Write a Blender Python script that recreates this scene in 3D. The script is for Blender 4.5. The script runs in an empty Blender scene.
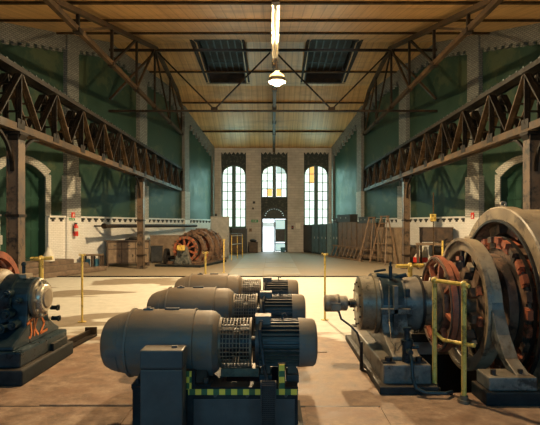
import bpy, bmesh, math, random
from math import pi, sin, cos, radians, sqrt, atan2
from mathutils import Vector, Matrix
random.seed(7)
SC = bpy.context.scene
COL = SC.collection

# ------------------------------------------------------------------ camera
cam_d = bpy.data.cameras.new('camera'); cam = bpy.data.objects.new('camera', cam_d); COL.objects.link(cam)
cam.location = (0, 0, 1.7); cam.rotation_euler = (pi/2, 0, 0)
cam_d.sensor_fit = 'HORIZONTAL'; cam_d.sensor_width = 36; cam_d.lens = 36*480/540
cam_d.shift_x = -3/540; cam_d.shift_y = 12.5/540; cam_d.clip_start = .05; cam_d.clip_end = 300
SC.camera = cam
# ------------------------------------------------------------------ sky, exposure
wd = bpy.data.worlds.new('world'); SC.world = wd; wd.use_nodes = True
bg = wd.node_tree.nodes['Background']; bg.inputs[0].default_value = (.78, .93, 1, 1); bg.inputs[1].default_value = 3.5
SC.view_settings.view_transform = 'Standard'; SC.view_settings.look = 'None'
SC.view_settings.gamma = 1; SC.view_settings.use_curve_mapping = False
SC.view_settings.exposure = 0.1
SC.cycles.use_denoising = True
SC.cycles.max_bounces = 6; SC.cycles.sample_clamp_indirect = 6

def area_light(name, loc, rot, sx, sy, power, color):
    d = bpy.data.lights.new(name, 'AREA'); d.shape = 'RECTANGLE'; d.size = sx; d.size_y = sy
    d.energy = power; d.color = color
    o = bpy.data.objects.new(name, d); o.location = loc; o.rotation_euler = rot; COL.objects.link(o); return o
# cool fill added at unseen windows, assumed in the wall behind the camera, which stands at Y = -5
for wx in (-5.5, 0, 5.5):
    area_light('window_daylight', (wx, -5.05, 3.2), (radians(84), 0, 0), 2.2, 3.4, 105, (.09, .55, 1))
# daylight entering by the tall windows and the door of the far wall
for wx, wz, hh, pw in ((-2.52, 3.6, 3.2, 75), (2.75, 3.6, 3.2, 75), (.1, 4.2, 1.6, 25)):
    area_light('window_daylight', (wx, 30.25, wz), (radians(-90), 0, 0), 1.4, hh, pw, (.5, .97, .86))
LAMP_POWER = 4200

# ------------------------------------------------------------------ materials
def nodes_of(m):
    m.use_nodes = True; nt = m.node_tree; return nt, nt.nodes, nt.links
def ramp(N, L, fac, stops):
    r = N.new('ShaderNodeValToRGB'); e = r.color_ramp.elements
    while len(e) < len(stops): e.new(.5)
    for i, (p, c) in enumerate(stops):
        e[i].position = p; e[i].color = (c[0], c[1], c[2], 1) if len(c) == 3 else c
    L.new(fac, r.inputs[0]); return r.outputs[0]
def mixc(N, L, f, a, b, mode='MIX'):
    m = N.new('ShaderNodeMix'); m.data_type = 'RGBA'; m.blend_type = mode
    for s, v in ((m.inputs[0], f), (m.inputs[6], a), (m.inputs[7], b)):
        if hasattr(v, 'is_linked') or hasattr(v, 'links'): L.new(v, s)
        elif isinstance(v, (int, float)): s.default_value = v
        else: s.default_value = (v[0], v[1], v[2], 1)
    return m.outputs[2]
def noise(N, L, vec, scale, detail=4, rough=.6, dist=0):
    n = N.new('ShaderNodeTexNoise'); n.inputs['Scale'].default_value = scale
    n.inputs['Detail'].default_value = detail; n.inputs['Roughness'].default_value = rough
    n.inputs['Distortion'].default_value = dist
    if vec is not None: L.new(vec, n.inputs['Vector'])
    return n.outputs['Fac']
MATS = {}
def grimy(name, c1, c2, scale=4, rough=.6, metal=0, bump=.15, lo=.4, hi=.62, c3=None, s3=1.2, top_tint=None, dc=(.27,.19,.115), spec=.5):
    m = bpy.data.materials.new(name); nt, N, L = nodes_of(m); p = N['Principled BSDF']
    tc = N.new('ShaderNodeTexCoord').outputs['Object']
    f = noise(N, L, tc, scale, 6, .65)
    c = ramp(N, L, f, [(lo, c1), (hi, c2)])
    if c3:
        g = ramp(N, L, noise(N, L, tc, s3, 5, .7), [(.52, (0,0,0)), (.6, (1,1,1))])
        c = mixc(N, L, g, c, c3)
    if top_tint:  # brown dust and warm light on up-facing sides, both put into the colour
        ge = N.new('ShaderNodeNewGeometry'); sz = N.new('ShaderNodeSeparateXYZ'); L.new(ge.outputs['True Normal'], sz.inputs[0])
        ds = N.new('ShaderNodeMath'); ds.operation = 'MULTIPLY_ADD'; L.new(f, ds.inputs[0]); ds.inputs[1].default_value = .6; L.new(sz.outputs[2], ds.inputs[2])
        dn = ramp(N, L, ds.outputs[0], [(.35, (0,0,0)), (1.0, (top_tint,)*3)])
        c = mixc(N, L, dn, c, dc)
    L.new(c, p.inputs['Base Color'])
    p.inputs['Roughness'].default_value = rough; p.inputs['Metallic'].default_value = metal; p.inputs['Specular IOR Level'].default_value = spec
    rr = ramp(N, L, f, [(.3, (rough-.12,)*3), (.7, (min(1, rough+.15),)*3)]); L.new(rr, p.inputs['Roughness'])
    if bump:
        b = N.new('ShaderNodeBump'); b.inputs['Strength'].default_value = bump; b.inputs['Distance'].default_value = .01
        L.new(noise(N, L, tc, scale*6, 4), b.inputs['Height']); L.new(b.outputs[0], p.inputs['Normal'])
    MATS[name] = m; return m
def emit(name, col, s):
    m = bpy.data.materials.new(name); nt, N, L = nodes_of(m); p = N['Principled BSDF']
    p.inputs['Base Color'].default_value = (*col, 1); p.inputs['Emission Color'].default_value = (*col, 1)
    p.inputs['Emission Strength'].default_value = s; p.inputs['Roughness'].default_value = .4; MATS[name] = m; return m
def brick(name, c1, c2, mortar, bw=.24, bh=.075, mort=.012, rough=.45, stain=None, swap=False, fleck=None, smear=.35):
    m = bpy.data.materials.new(name); nt, N, L = nodes_of(m); p = N['Principled BSDF']
    tc = N.new('ShaderNodeTexCoord').outputs['Object']
    sp = N.new('ShaderNodeSeparateXYZ'); L.new(tc, sp.inputs[0])
    ad = N.new('ShaderNodeMath'); L.new(sp.outputs[0], ad.inputs[0]); L.new(sp.outputs[1], ad.inputs[1])
    cb = N.new('ShaderNodeCombineXYZ'); L.new(ad.outputs[0], cb.inputs[0]); L.new(sp.outputs[2], cb.inputs[1])
    b = N.new('ShaderNodeTexBrick'); L.new(cb.outputs[0], b.inputs['Vector'])
    b.inputs['Color1'].default_value = (*c1, 1); b.inputs['Color2'].default_value = (*c2, 1); b.inputs['Mortar'].default_value = (*mortar, 1)
    b.inputs['Scale'].default_value = 1; b.inputs['Brick Width'].default_value = bw; b.inputs['Row Height'].default_value = bh
    b.inputs['Mortar Size'].default_value = mort; b.inputs['Mortar Smooth'].default_value = .2
    c = b.outputs['Color']
    if stain:
        g = ramp(N, L, noise(N, L, tc, 1.1, 6, .7), [(.42, (0,0,0)), (.72, (smear,)*3)])
        c = mixc(N, L, g, c, stain)
    L.new(c, p.inputs['Base Color']); p.inputs['Roughness'].default_value = rough
    bp = N.new('ShaderNodeBump'); bp.inputs['Strength'].default_value = .5; bp.inputs['Distance'].default_value = .01; bp.invert = True
    L.new(b.outputs['Fac'], bp.inputs['Height']); L.new(bp.outputs[0], p.inputs['Normal'])
    MATS[name] = m; return m

grimy('green_wall', (.020,.048,.033), (.042,.078,.052), 1.6, .45, 0, .08, .35, .7, (.068,.090,.050), .7, spec=.3)
grimy('dark_panel', (.02,.03,.025), (.16,.15,.12), 6, .7, 0, .1, .5, .72)
brick('white_tile', (.86,.84,.79), (.79,.77,.71), (.60,.58,.53), .18, .065, .006, .3, (.58,.52,.42), smear=.25)
brick('grey_brick', (.27,.265,.235), (.19,.19,.17), (.08,.085,.075), .16, .07, .012, .6, (.10,.11,.09))
brick('arch_brick', (.54,.52,.46), (.42,.41,.36), (.20,.20,.18), .17, .07, .010, .6, (.30,.29,.25))
brick('far_brick', (.56,.51,.43), (.47,.43,.37), (.36,.325,.275), .5, .16, .01, .6, (.28,.245,.195), smear=.6)
grimy('corbel_dark', (.02,.02,.016), (.05,.045,.035), 20, .7)
grimy('soot_steel', (.006,.005,.004), (.020,.014,.009), 5, .6, .0, .1, spec=.12)
grimy('truss_steel', (.035,.021,.010), (.085,.051,.024), 4, .55, .0, .1, spec=.15)
grimy('dark_truss', (.014,.010,.007), (.04,.026,.015), 4, .55, .0, .1, spec=.15)
grimy('rail_steel', (.02,.03,.03), (.07,.10,.10), 9, .3, .5, .05)
grimy('column_paint', (.085,.058,.038), (.15,.10,.062), 3, .45, .0, .08, .35, .65, (.03,.025,.02), 2.5, spec=.25)
grimy('green_door', (.006,.034,.022), (.012,.058,.034), 2, .45)
grimy('door_iron', (.012,.018,.016), (.03,.04,.036), 6, .5, .3)
grimy('teal_frame', (.03,.08,.065), (.06,.14,.11), 6, .5)
grimy('amber', (.5,.25,.02), (.62,.33,.03), 3, .4)
emit('pane_day', (.78,.98,.90), 1.15)
emit('pane_amber', (1.0,.60,.16), .9)
emit('pane_dull', (.48,.72,.72), .75)
emit('bulb', (1.0,.74,.42), LAMP_POWER/(pi*4*pi*.15*.15))
emit('bulb_near', (1.0,.74,.42), .30*LAMP_POWER/(pi*4*pi*.15*.15))
grimy('lamp_shell', (.3,.26,.2), (.5,.45,.35), 10, .35, .7)
grimy('skylight_glass', (.010,.007,.005), (.028,.017,.011), 3, .75)
grimy('skylight_bar', (.012,.012,.012), (.04,.05,.06), 12, .5, .2)
grimy('motor_paint', (.080,.092,.088), (.12,.125,.11), 7, .58, .0, .1, .35, .65, (.15,.11,.07), 3.0, top_tint=.8, dc=(.21,.145,.085))
grimy('motor_dark', (.02,.027,.03), (.048,.053,.05), 9, .5, .1, .1, top_tint=.4, dc=(.17,.12,.07))
grimy('base_dark', (.007,.011,.013), (.022,.028,.028), 5, .55, .0, .15, top_tint=.3, dc=(.13,.085,.05), spec=.2)
grimy('box_grey', (.035,.046,.047), (.052,.064,.063), 6, .5, .1, .04, top_tint=.4)
grimy('cage_metal', (.09,.065,.04), (.18,.13,.08), 14, .5, .2, .05)
grimy('rusty_red', (.21,.055,.024), (.42,.125,.055), 7, .55, .0, .2, .35, .65, (.05,.024,.014), 3)
grimy('dusty_brown', (.085,.046,.027), (.20,.118,.07), 8, .6, .0, .2, .35, .65, (.03,.02,.014), 3)
grimy('soot_black', (.008,.008,.008), (.028,.023,.02), 9, .5, .3, .15)
grimy('arch_paint', (.22,.165,.105), (.34,.265,.17), 5, .45, .0, .08, .35, .65, (.11,.08,.05), 2.2)
grimy('oily_steel', (.13,.11,.075), (.28,.235,.155), 6, .36, .3, .08, .38, .62, (.05,.043,.032), 3)
grimy('pedestal_paint', (.06,.075,.074), (.17,.165,.14), 7, .42, .1, .12, .38, .62, (.02,.022,.02), 4, top_tint=.4)
grimy('blue_black', (.005,.016,.022), (.018,.036,.043), 8, .33, .1, .15, spec=.35)
grimy('polished', (.42,.37,.28), (.62,.55,.42), 8, .32, .5, .03)
grimy('yellow_paint', (.60,.40,.07), (.74,.54,.14), 10, .4, 0, .05, .35, .65, (.25,.17,.03), 8)
grimy('orange_mark', (.62,.15,.03), (.75,.22,.05), 10, .5)
grimy('wood_brown', (.16,.11,.066), (.25,.175,.11), 5, .6)
grimy('wood_dark', (.05,.032,.02), (.10,.062,.036), 5, .6)
grimy('locker_brown', (.10,.062,.037), (.17,.105,.06), 4, .5, .1, .05)
grimy('locker_teal', (.03,.062,.066), (.07,.12,.12), 4, .45, .2, .05)
grimy('cabinet_grey', (.24,.235,.20), (.32,.31,.27), 4, .45, .1, .05)
grimy('tin_black', (.015,.017,.017), (.04,.04,.037), 6, .5)
grimy('red_paint', (.55,.03,.02), (.68,.05,.03), 10, .35)
grimy('green_sign', (.02,.22,.09), (.03,.30,.12), 10, .5)
grimy('paper', (.6,.56,.46), (.72,.68,.58), 5, .7)
grimy('blue_plastic', (.05,.16,.22), (.08,.24,.32), 5, .4)
grimy('stone_step', (.12,.085,.058), (.20,.14,.095), 6, .8, 0, .3)
grimy('black_rubber', (.008,.008,.008), (.02,.02,.02), 9, .4)
grimy('pit_dark', (.012,.009,.007), (.03,.02,.014), 3, .9)
grimy('yard', (.8,.82,.82), (.9,.9,.9), 1, .9)
grimy('rear_plaster', (.25,.24,.2), (.35,.33,.28), 1, .8)

def reflector_mat():
    m = bpy.data.materials.new('reflector'); nt, N, L = nodes_of(m); p = N['Principled BSDF']; out = N['Material Output']
    tr = N.new('ShaderNodeBsdfTranslucent'); tr.inputs[0].default_value = (.8, .74, .62, 1)
    p.inputs['Base Color'].default_value = (.8, .78, .72, 1); p.inputs['Roughness'].default_value = .3
    mx = N.new('ShaderNodeMixShader'); mx.inputs[0].default_value = .65
    L.new(p.outputs[0], mx.inputs[1]); L.new(tr.outputs[0], mx.inputs[2]); L.new(mx.outputs[0], out.inputs[0]); MATS['reflector'] = m
reflector_mat()
def ceiling_mat():
    m = bpy.data.materials.new('ceiling_boards'); nt, N, L = nodes_of(m); p = N['Principled BSDF']
    tc = N.new('ShaderNodeTexCoord').outputs['Object']
    mp = N.new('ShaderNodeMapping'); mp.inputs['Scale'].default_value = (7, .25, .25); L.new(tc, mp.inputs[0])
    g = noise(N, L, mp.outputs[0], 1.0, 5, .6)
    c = ramp(N, L, g, [(.3, (.44,.24,.08)), (.7, (.66,.39,.145))])
    mp3 = N.new('ShaderNodeMapping'); mp3.inputs['Scale'].default_value = (.25, 1.2, 1); L.new(tc, mp3.inputs[0])
    d = ramp(N, L, noise(N, L, mp3.outputs[0], 1.0, 6, .7), [(.5, (0,0,0)), (.72, (.7,.7,.7))])
    c = mixc(N, L, d, c, (.20,.11,.045))
    w = N.new('ShaderNodeTexWave'); w.wave_type = 'BANDS'; w.bands_direction = 'X'; w.wave_profile = 'SAW'
    w.inputs['Scale'].default_value = 1.1; L.new(tc, w.inputs['Vector'])
    e = ramp(N, L, w.outputs['Fac'], [(.0, (.55,.55,.55)), (.14, (1,1,1))])
    c = mixc(N, L, 1.0, c, e, 'MULTIPLY')
    L.new(c, p.inputs['Base Color']); p.inputs['Roughness'].default_value = .42
    b = N.new('ShaderNodeBump'); b.inputs['Strength'].default_value = .25; b.inputs['Distance'].default_value = .02
    L.new(w.outputs['Fac'], b.inputs['Height']); L.new(b.outputs[0], p.inputs['Normal'])
    MATS['ceiling_boards'] = m
ceiling_mat()

def floor_mat():
    m = bpy.data.materials.new('floor_concrete'); nt, N, L = nodes_of(m); p = N['Principled BSDF']
    tc = N.new('ShaderNodeTexCoord').outputs['Object']
    sp = N.new('ShaderNodeSeparateXYZ'); L.new(tc, sp.inputs[0])
    mp = N.new('ShaderNodeMapping'); mp.inputs['Scale'].default_value = (.45, .9, 1); L.new(tc, mp.inputs[0])
    big = noise(N, L, mp.outputs[0], .9, 5, .55)
    fine = noise(N, L, tc, 5.0, 7, .7)
    brown = ramp(N, L, fine, [(.30, (.10,.062,.038)), (.5, (.245,.155,.095)), (.70, (.38,.265,.17))])
    reds = ramp(N, L, noise(N, L, tc, 1.3, 6, .65), [(.5, (0,0,0)), (.66, (.7,.7,.7))])
    brown = mixc(N, L, reds, brown, (.20,.098,.05))
    pale = ramp(N, L, fine, [(.3, (.47,.45,.385)), (.65, (.62,.59,.51))])
    back = ramp(N, L, fine, [(.3, (.20,.155,.10)), (.7, (.31,.25,.17))])
    # y with a ragged edge
    def step(a, b, v, amt):
        q = N.new('ShaderNodeMath'); q.operation = 'MULTIPLY_ADD'; L.new(big, q.inputs[0]); q.inputs[1].default_value = amt; L.new(v, q.inputs[2])
        r = N.new('ShaderNodeMapRange'); r.inputs['From Min'].default_value = a; r.inputs['From Max'].default_value = b; L.new(q.outputs[0], r.inputs['Value']); return r.outputs[0]
    f1 = step(9.9, 10.2, sp.outputs[1], 5.2)       # pale band starts
    c = mixc(N, L, f1, brown, pale)
    # grey islands inside the pale band on the left
    isl = ramp(N, L, noise(N, L, mp.outputs[0], .75, 3, .5, .4), [(.545, (0,0,0)), (.56, (1,1,1))])
    lf = N.new('ShaderNodeMapRange'); lf.inputs['From Min'].default_value = -1.5; lf.inputs['From Max'].default_value = -3.0; L.new(sp.outputs[0], lf.inputs['Value'])
    mul = N.new('ShaderNodeMath'); mul.operation = 'MULTIPLY'; L.new(isl, mul.inputs[0]); L.new(lf.outputs[0], mul.inputs[1])
    mm = N.new('ShaderNodeMath'); mm.operation = 'MULTIPLY'; L.new(mul.outputs[0], mm.inputs[0]); L.new(f1, mm.inputs[1])
    c = mixc(N, L, mm.outputs[0], c, (.25,.20,.14))
    f2 = step(15.66, 15.7, sp.outputs[1], 0.0)
    c = mixc(N, L, f2, c, back)
    L.new(c, p.inputs['Base Color'])
    rr = ramp(N, L, fine, [(.3, (.5,)*3), (.7, (.8,)*3)]); L.new(rr, p.inputs['Roughness'])
    b = N.new('ShaderNodeBump'); b.inputs['Strength'].default_value = .3; b.inputs['Distance'].default_value = .01
    L.new(noise(N, L, tc, 30, 4), b.inputs['Height']); L.new(b.outputs[0], p.inputs['Normal'])
    MATS['floor_concrete'] = m
floor_mat()
grimy('aisle_plate', (.22,.19,.14), (.33,.285,.21), 2, .55, .0, .05)  # paler aisle: daylight reflected from the door is put into the colour

def tape_mat():
    m = bpy.data.materials.new('hazard_tape'); nt, N, L = nodes_of(m); p = N['Principled BSDF']
    tc = N.new('ShaderNodeTexCoord').outputs['Object']
    ck = N.new('ShaderNodeTexChecker'); ck.inputs['Scale'].default_value = 21.5
    sp = N.new('ShaderNodeSeparateXYZ'); L.new(tc, sp.inputs[0])
    cb = N.new('ShaderNodeCombineXYZ'); zo = N.new('ShaderNodeMath'); zo.operation = 'SUBTRACT'; L.new(sp.outputs[2], zo.inputs[0]); zo.inputs[1].default_value = .3775
    L.new(sp.outputs[0], cb.inputs[0]); L.new(zo.outputs[0], cb.inputs[1]); cb.inputs[2].default_value = .01
    L.new(cb.outputs[0], ck.inputs[0]); ck.inputs[1].default_value = (.75,.58,.06,1); ck.inputs[2].default_value = (.03,.11,.04,1)
    L.new(ck.outputs[0], p.inputs['Base Color']); p.inputs['Roughness'].default_value = .5
    MATS['hazard_tape'] = m
tape_mat()

# ------------------------------------------------------------------ mesh helpers
def frame_of(axis):
    a = Vector(axis).normalized()
    u = a.orthogonal().normalized() if abs(a.z) > .9 else a.cross(Vector((0,0,1))).normalized()
    return a, u, a.cross(u).normalized()
class MB:
    def __init__(s): s.v = []; s.f = []
    def add(s, vs, fs):
        n = len(s.v); s.v += [tuple(x) for x in vs]; s.f += [[i+n for i in f] for f in fs]; return s
    def box(s, x0, x1, y0, y1, z0, z1):
        vs = [(x,y,z) for x in (x0,x1) for y in (y0,y1) for z in (z0,z1)]
        return s.add(vs, [(0,1,3,2),(4,6,7,5),(0,4,5,1),(2,3,7,6),(0,2,6,4),(1,5,7,3)])
    def bar(s, p0, p1, w, h, up=(0,0,1)):
        p0 = Vector(p0); p1 = Vector(p1); a = (p1-p0).normalized(); up = Vector(up)
        if abs(a.dot(up)) > .98: up = Vector((0,1,0))
        r = a.cross(up).normalized()*w/2; t = r.cross(a).normalized()*h/2
        vs = [p+i*r+j*t for p in (p0,p1) for i in (-1,1) for j in (-1,1)]
        return s.add(vs, [(0,1,3,2),(4,6,7,5),(0,4,5,1),(2,3,7,6),(0,2,6,4),(1,5,7,3)])
    def prism(s, poly, vec):
        n = len(poly); vec = Vector(vec); vs = [Vector(q) for q in poly]+[Vector(q)+vec for q in poly]
        return s.add(vs, [list(range(n)), list(range(2*n-1, n-1, -1))]+[(i,(i+1)%n,n+(i+1)%n,n+i) for i in range(n)])
    def lathe(s, c, axis, prof, n=24, a0=0, a1=2*pi):
        a, u, w = frame_of(axis); c = Vector(c); full = abs(a1-a0) > 6.28; m = n if full else n+1
        vs = []
        for t, r in prof:
            for k in range(m):
                th = a0+(a1-a0)*k/n; vs.append(c+a*t+(u*cos(th)+w*sin(th))*r)
        fs = []
        for i in range(len(prof)-1):
            for k in range(n):
                k2 = (k+1) % m if full else k+1
                fs.append((i*m+k, i*m+k2, (i+1)*m+k2, (i+1)*m+k))
        return s.add(vs, fs)
    def cyl(s, p0, p1, r0, r1=None, n=12):
        r1 = r0 if r1 is None else r1; p0 = Vector(p0); L_ = (Vector(p1)-p0).length
        return s.lathe(p0, Vector(p1)-p0, [(0,1e-5),(0,r0),(L_,r1),(L_,1e-5)], n)
    def tube(s, pts, r, n=8):
        for a, b in zip(pts, pts[1:]): s.cyl(a, b, r, n=n)
        for q in pts[1:-1]: s.sphere(q, r*1.03, n, 5)
        return s
    def ring(s, c, axis, ro, ri, half, n=32, a0=0, a1=2*pi):
        full = abs(a1-a0) > 6.28
        s.lathe(c, axis, [(-half,ro),(half,ro),(half,ri),(-half,ri),(-half,ro)], n, a0, a1)
        if not full:
            a, u, w = frame_of(axis); c = Vector(c)
            for th in (a0, a1):
                d = u*cos(th)+w*sin(th)
                s.add([c+a*t+d*r for t, r in ((-half,ro),(half,ro),(half,ri),(-half,ri))], [(0,1,2,3)])
        return s
    def sphere(s, c, r, n=12, m=8, sq=1):
        return s.lathe(Vector(c)-Vector((0,0,r*sq)), (0,0,1), [(r*sq*(1-cos(pi*i/m)), max(1e-5, r*sin(pi*i/m))) for i in range(m+1)], n)
    def build(s, name, mat, parent=None, smooth=False, bevel=0, loc=None, kind=None, label=None):
        me = bpy.data.meshes.new(name); bm = bmesh.new()
        bv = [bm.verts.new(v) for v in s.v]
        for f in s.f:
            try: bm.faces.new([bv[i] for i in f])
            except ValueError: pass
        bmesh.ops.remove_doubles(bm, verts=bm.verts, dist=1e-5)
        bmesh.ops.recalc_face_normals(bm, faces=bm.faces)
        bm.to_mesh(me); bm.free()
        if smooth:
            me.polygons.foreach_set('use_smooth', [True]*len(me.polygons)); me.set_sharp_from_angle(angle=radians(35))
        me.materials.append(MATS[mat])
        o = bpy.data.objects.new(name, me); COL.objects.link(o)
        if parent:
            o.parent = parent
            if parent.get('_w'): o.location = tuple(-c for c in parent['_w'])
        if loc: o.location = loc
        if bevel:
            b = o.modifiers.new('bevel', 'BEVEL'); b.width = bevel; b.segments = 2; b.limit_method = 'ANGLE'; b.angle_limit = radians(40)
        if kind: o['kind'] = kind
        if label: o['label'] = label
        return o
def thing(name, label, cat, loc=(0,0,0), rz=0, group=None, world=False):
    """Empty at the base of a thing; world=True: its parts are given in world coordinates."""
    o = bpy.data.objects.new(name, None); COL.objects.link(o); o.location = loc; o.rotation_euler = (0,0,rz)
    o['label'] = label; o['category'] = cat
    o.empty_display_size = .1
    if group: o['group'] = group
    if world: o['_w'] = list(loc)
    return o
def struct(o): o['kind'] = 'structure'; return o
def tag(o, label, cat, group=None):
    o['label'] = label; o['category'] = cat
    if group: o['group'] = group
    return o
def dup(root, loc, label=None, rz=None, cat=None):
    r = root.copy(); COL.objects.link(r); r.location = loc
    if rz is not None: r.rotation_euler = (0,0,rz)
    if label: r['label'] = label
    def kids(src, dst):
        for ch in list(src.children):
            c = ch.copy(); COL.objects.link(c); c.parent = dst; kids(ch, c)
    kids(root, r); return r
def pieces(name, mat, parent, *mbs, **k):
    return [m.build(name, mat, parent, **k) for m in mbs]
def share(o, parent, loc, rot=None, scale=None):
    """another piece with the same mesh"""
    c = o.copy(); COL.objects.link(c); c.parent = parent; c.location = loc
    if rot: c.rotation_euler = rot
    if scale: c.scale = scale
    return c

grimy('ladder_wood', (.12,.07,.035), (.20,.12,.065), 6, .6)
grimy('locker_pale', (.09,.14,.14), (.16,.21,.20), 5, .5)

# ================================================================== SETTING
ROOF = [(-5.2, 6.9), (11.0, 7.1), (20.5, 9.5), (25.0, 8.95), (30.7, 6.33)]     # (Y, z) under side of the roof
def roof_z(y):
    for (a, za), (b, zb) in zip(ROOF, ROOF[1:]):
        if a <= y <= b: return za+(zb-za)*(y-a)/(b-a)
    return ROOF[-1][1] if y > 30 else ROOF[0][1]
# ceiling: boarded soffit
mb = MB(); HW = 12
pts = [(-HW, y, z) for y, z in ROOF]+[(-HW, y, z+.15) for y, z in reversed(ROOF)]
# skylight wells are left open: build the slope in strips
SKY = [(-3.22, -1.38), (1.60, 3.50)]; SY0, SY1 = 19.6, 24.6
def strip(x0, x1, y0, y1):
    ys = [y0]+[y for y, _ in ROOF if y0 < y < y1]+[y1]
    for a, b in zip(ys, ys[1:]):
        mb.prism([(x0,a,roof_z(a)),(x0,b,roof_z(b)),(x0,b,roof_z(b)+.15),(x0,a,roof_z(a)+.15)], (x1-x0,0,0))
strip(-HW, HW, -5.2, SY0); strip(-HW, HW, SY1, 30.7)
strip(-HW, SKY[0][0], SY0, SY1); strip(SKY[0][1], SKY[1][0], SY0, SY1); strip(SKY[1][1], HW, SY0, SY1)
ceiling = struct(mb.build('ceiling', 'ceiling_boards'))
PURL = [12.3, 14.9, 17.6, 23.3, 26.2, 28.6]
for y in PURL:
    w = 8.9 if y < 20 else (7.75-.339*(y-18.5))
    z = roof_z(y)
    MB().box(-w, w, y-.035, y+.035, z-.07, z+.01).build('purlin', 'truss_steel', ceiling)
for x0, x1 in SKY:
    fr = MB()
    for x in (x0, x1):
        fr.bar((x, SY0, roof_z(SY0)+.08), (x, 20.5, roof_z(20.5)+.08), .06, .22); fr.bar((x, 20.5, roof_z(20.5)+.08), (x, SY1, roof_z(SY1)+.08), .06, .22)
    for y in (SY0, SY1): fr.box(x0, x1, y-.05, y+.05, roof_z(y)-.02, roof_z(y)+.2)
    fr.build('skylight_frame', 'dark_truss', ceiling)
    for i in range(6):
        xa = x0+(x1-x0)*i/6; xb = x0+(x1-x0)*(i+1)/6
        MB().prism([(xa+.02,SY0,roof_z(SY0)+.55),(xa+.02,SY1,roof_z(SY1)+.55),(xa+.02,SY1,roof_z(SY1)+.57),(xa+.02,SY0,roof_z(SY0)+.57)], (xb-xa-.04,0,0)).build('pane', 'skylight_glass', ceiling)
        if i: MB().bar((xa,SY0,roof_z(SY0)+.53),(xa,SY1,roof_z(SY1)+.53), .05, .08).build('glazing_bar', 'skylight_bar', ceiling)
    for t in (.25, .5, .75):
        y = SY0+(SY1-SY0)*t; MB().box(x0, x1, y-.03, y+.03, roof_z(y)+.44, roof_z(y)+.49).build('glazing_bar', 'skylight_bar', ceiling)
    MB().box(x0-.2, x1+.2, SY0-.2, SY1+.2, roof_z(SY0)+.8, roof_z(SY0)+.9).build('skylight_cover', 'pit_dark', ceiling)
    for xa, xb in ((x0-.2, x0-.1), (x1+.1, x1+.2)):
        MB().prism([(xa,SY0,roof_z(SY0)),(xa,SY1,roof_z(SY1)),(xa,SY1,roof_z(SY0)+.8),(xa,SY0,roof_z(SY0)+.8)], (xb-xa,0,0)).build('skylight_cheek', 'pit_dark', ceiling)
    MB().box(x0-.2, x1+.2, SY1+.1, SY1+.2, roof_z(SY1)-.02, roof_z(SY0)+.8).build('skylight_cheek', 'pit_dark', ceiling)

# floor, with the machine pit left open
PX0, PX1, PY0, PY1 = 1.72, 4.6, 4.86, 7.05
mb = MB()
for x0, x1, y0, y1 in ((-HW, HW, -5.2, PY0), (-HW, PX0, PY0, PY1), (PX1, HW, PY0, PY1), (-HW, HW, PY1, 31.0)):
    mb.box(x0, x1, y0, y1, -.2, 0)
floor = struct(mb.build('floor', 'floor_concrete'))
pm = MB(); pm.box(PX0-.1, PX1+.1, PY0-.1, PY1+.1, -.9, -.8)
pm.box(PX0-.1, PX0, PY0, PY1, -.8, -.201).box(PX1, PX1+.1, PY0, PY1, -.8, -.201).box(PX0, PX1, PY0-.1, PY0, -.8, -.201).box(PX0, PX1, PY1, PY1+.1, -.8, -.201)
pm.build('machine_pit', 'pit_dark', floor)
MB().box(-9, 9, 15.66, 15.74, 0, .035).build('floor_joint_strip', 'dark_truss', floor)
# steel cover plates of the front floor, with dark joints
for x0, x1, y0, y1 in ((-4.2, -1.30, 3.2, 4.47), (.30, .98, 3.2, 4.47), (1.0, 2.6, 3.2, 4.44), (.22, .72, 6.4, 6.95), (-2.2, -1.30, 4.52, 5.3)):
    MB().box(x0, x1, y0, y1, 0, .008).build('cover_plate', 'floor_concrete', floor)
for x0, x1, y in ((-4.2, -1.28, 4.49), (.25, 1.0, 4.49)):
    MB().box(x0, x1, y-.012, y+.012, 0, .004).build('floor_seam', 'soot_black', floor)
yy = 15.9
for i, (a, b) in enumerate(((15.9, 18.6), (18.63, 21.3), (21.33, 24.1), (24.13, 27.0), (27.03, 30.1))):
    MB().box(-1.55, -.36, a, b, 0, .012).build('aisle_plate', 'aisle_plate', floor)
    MB().box(-.34, .95, a+.4, min(b+.4, 30.1)-.03 if b < 30 else 30.1, 0, .012).build('aisle_plate', 'aisle_plate', floor)

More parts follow.
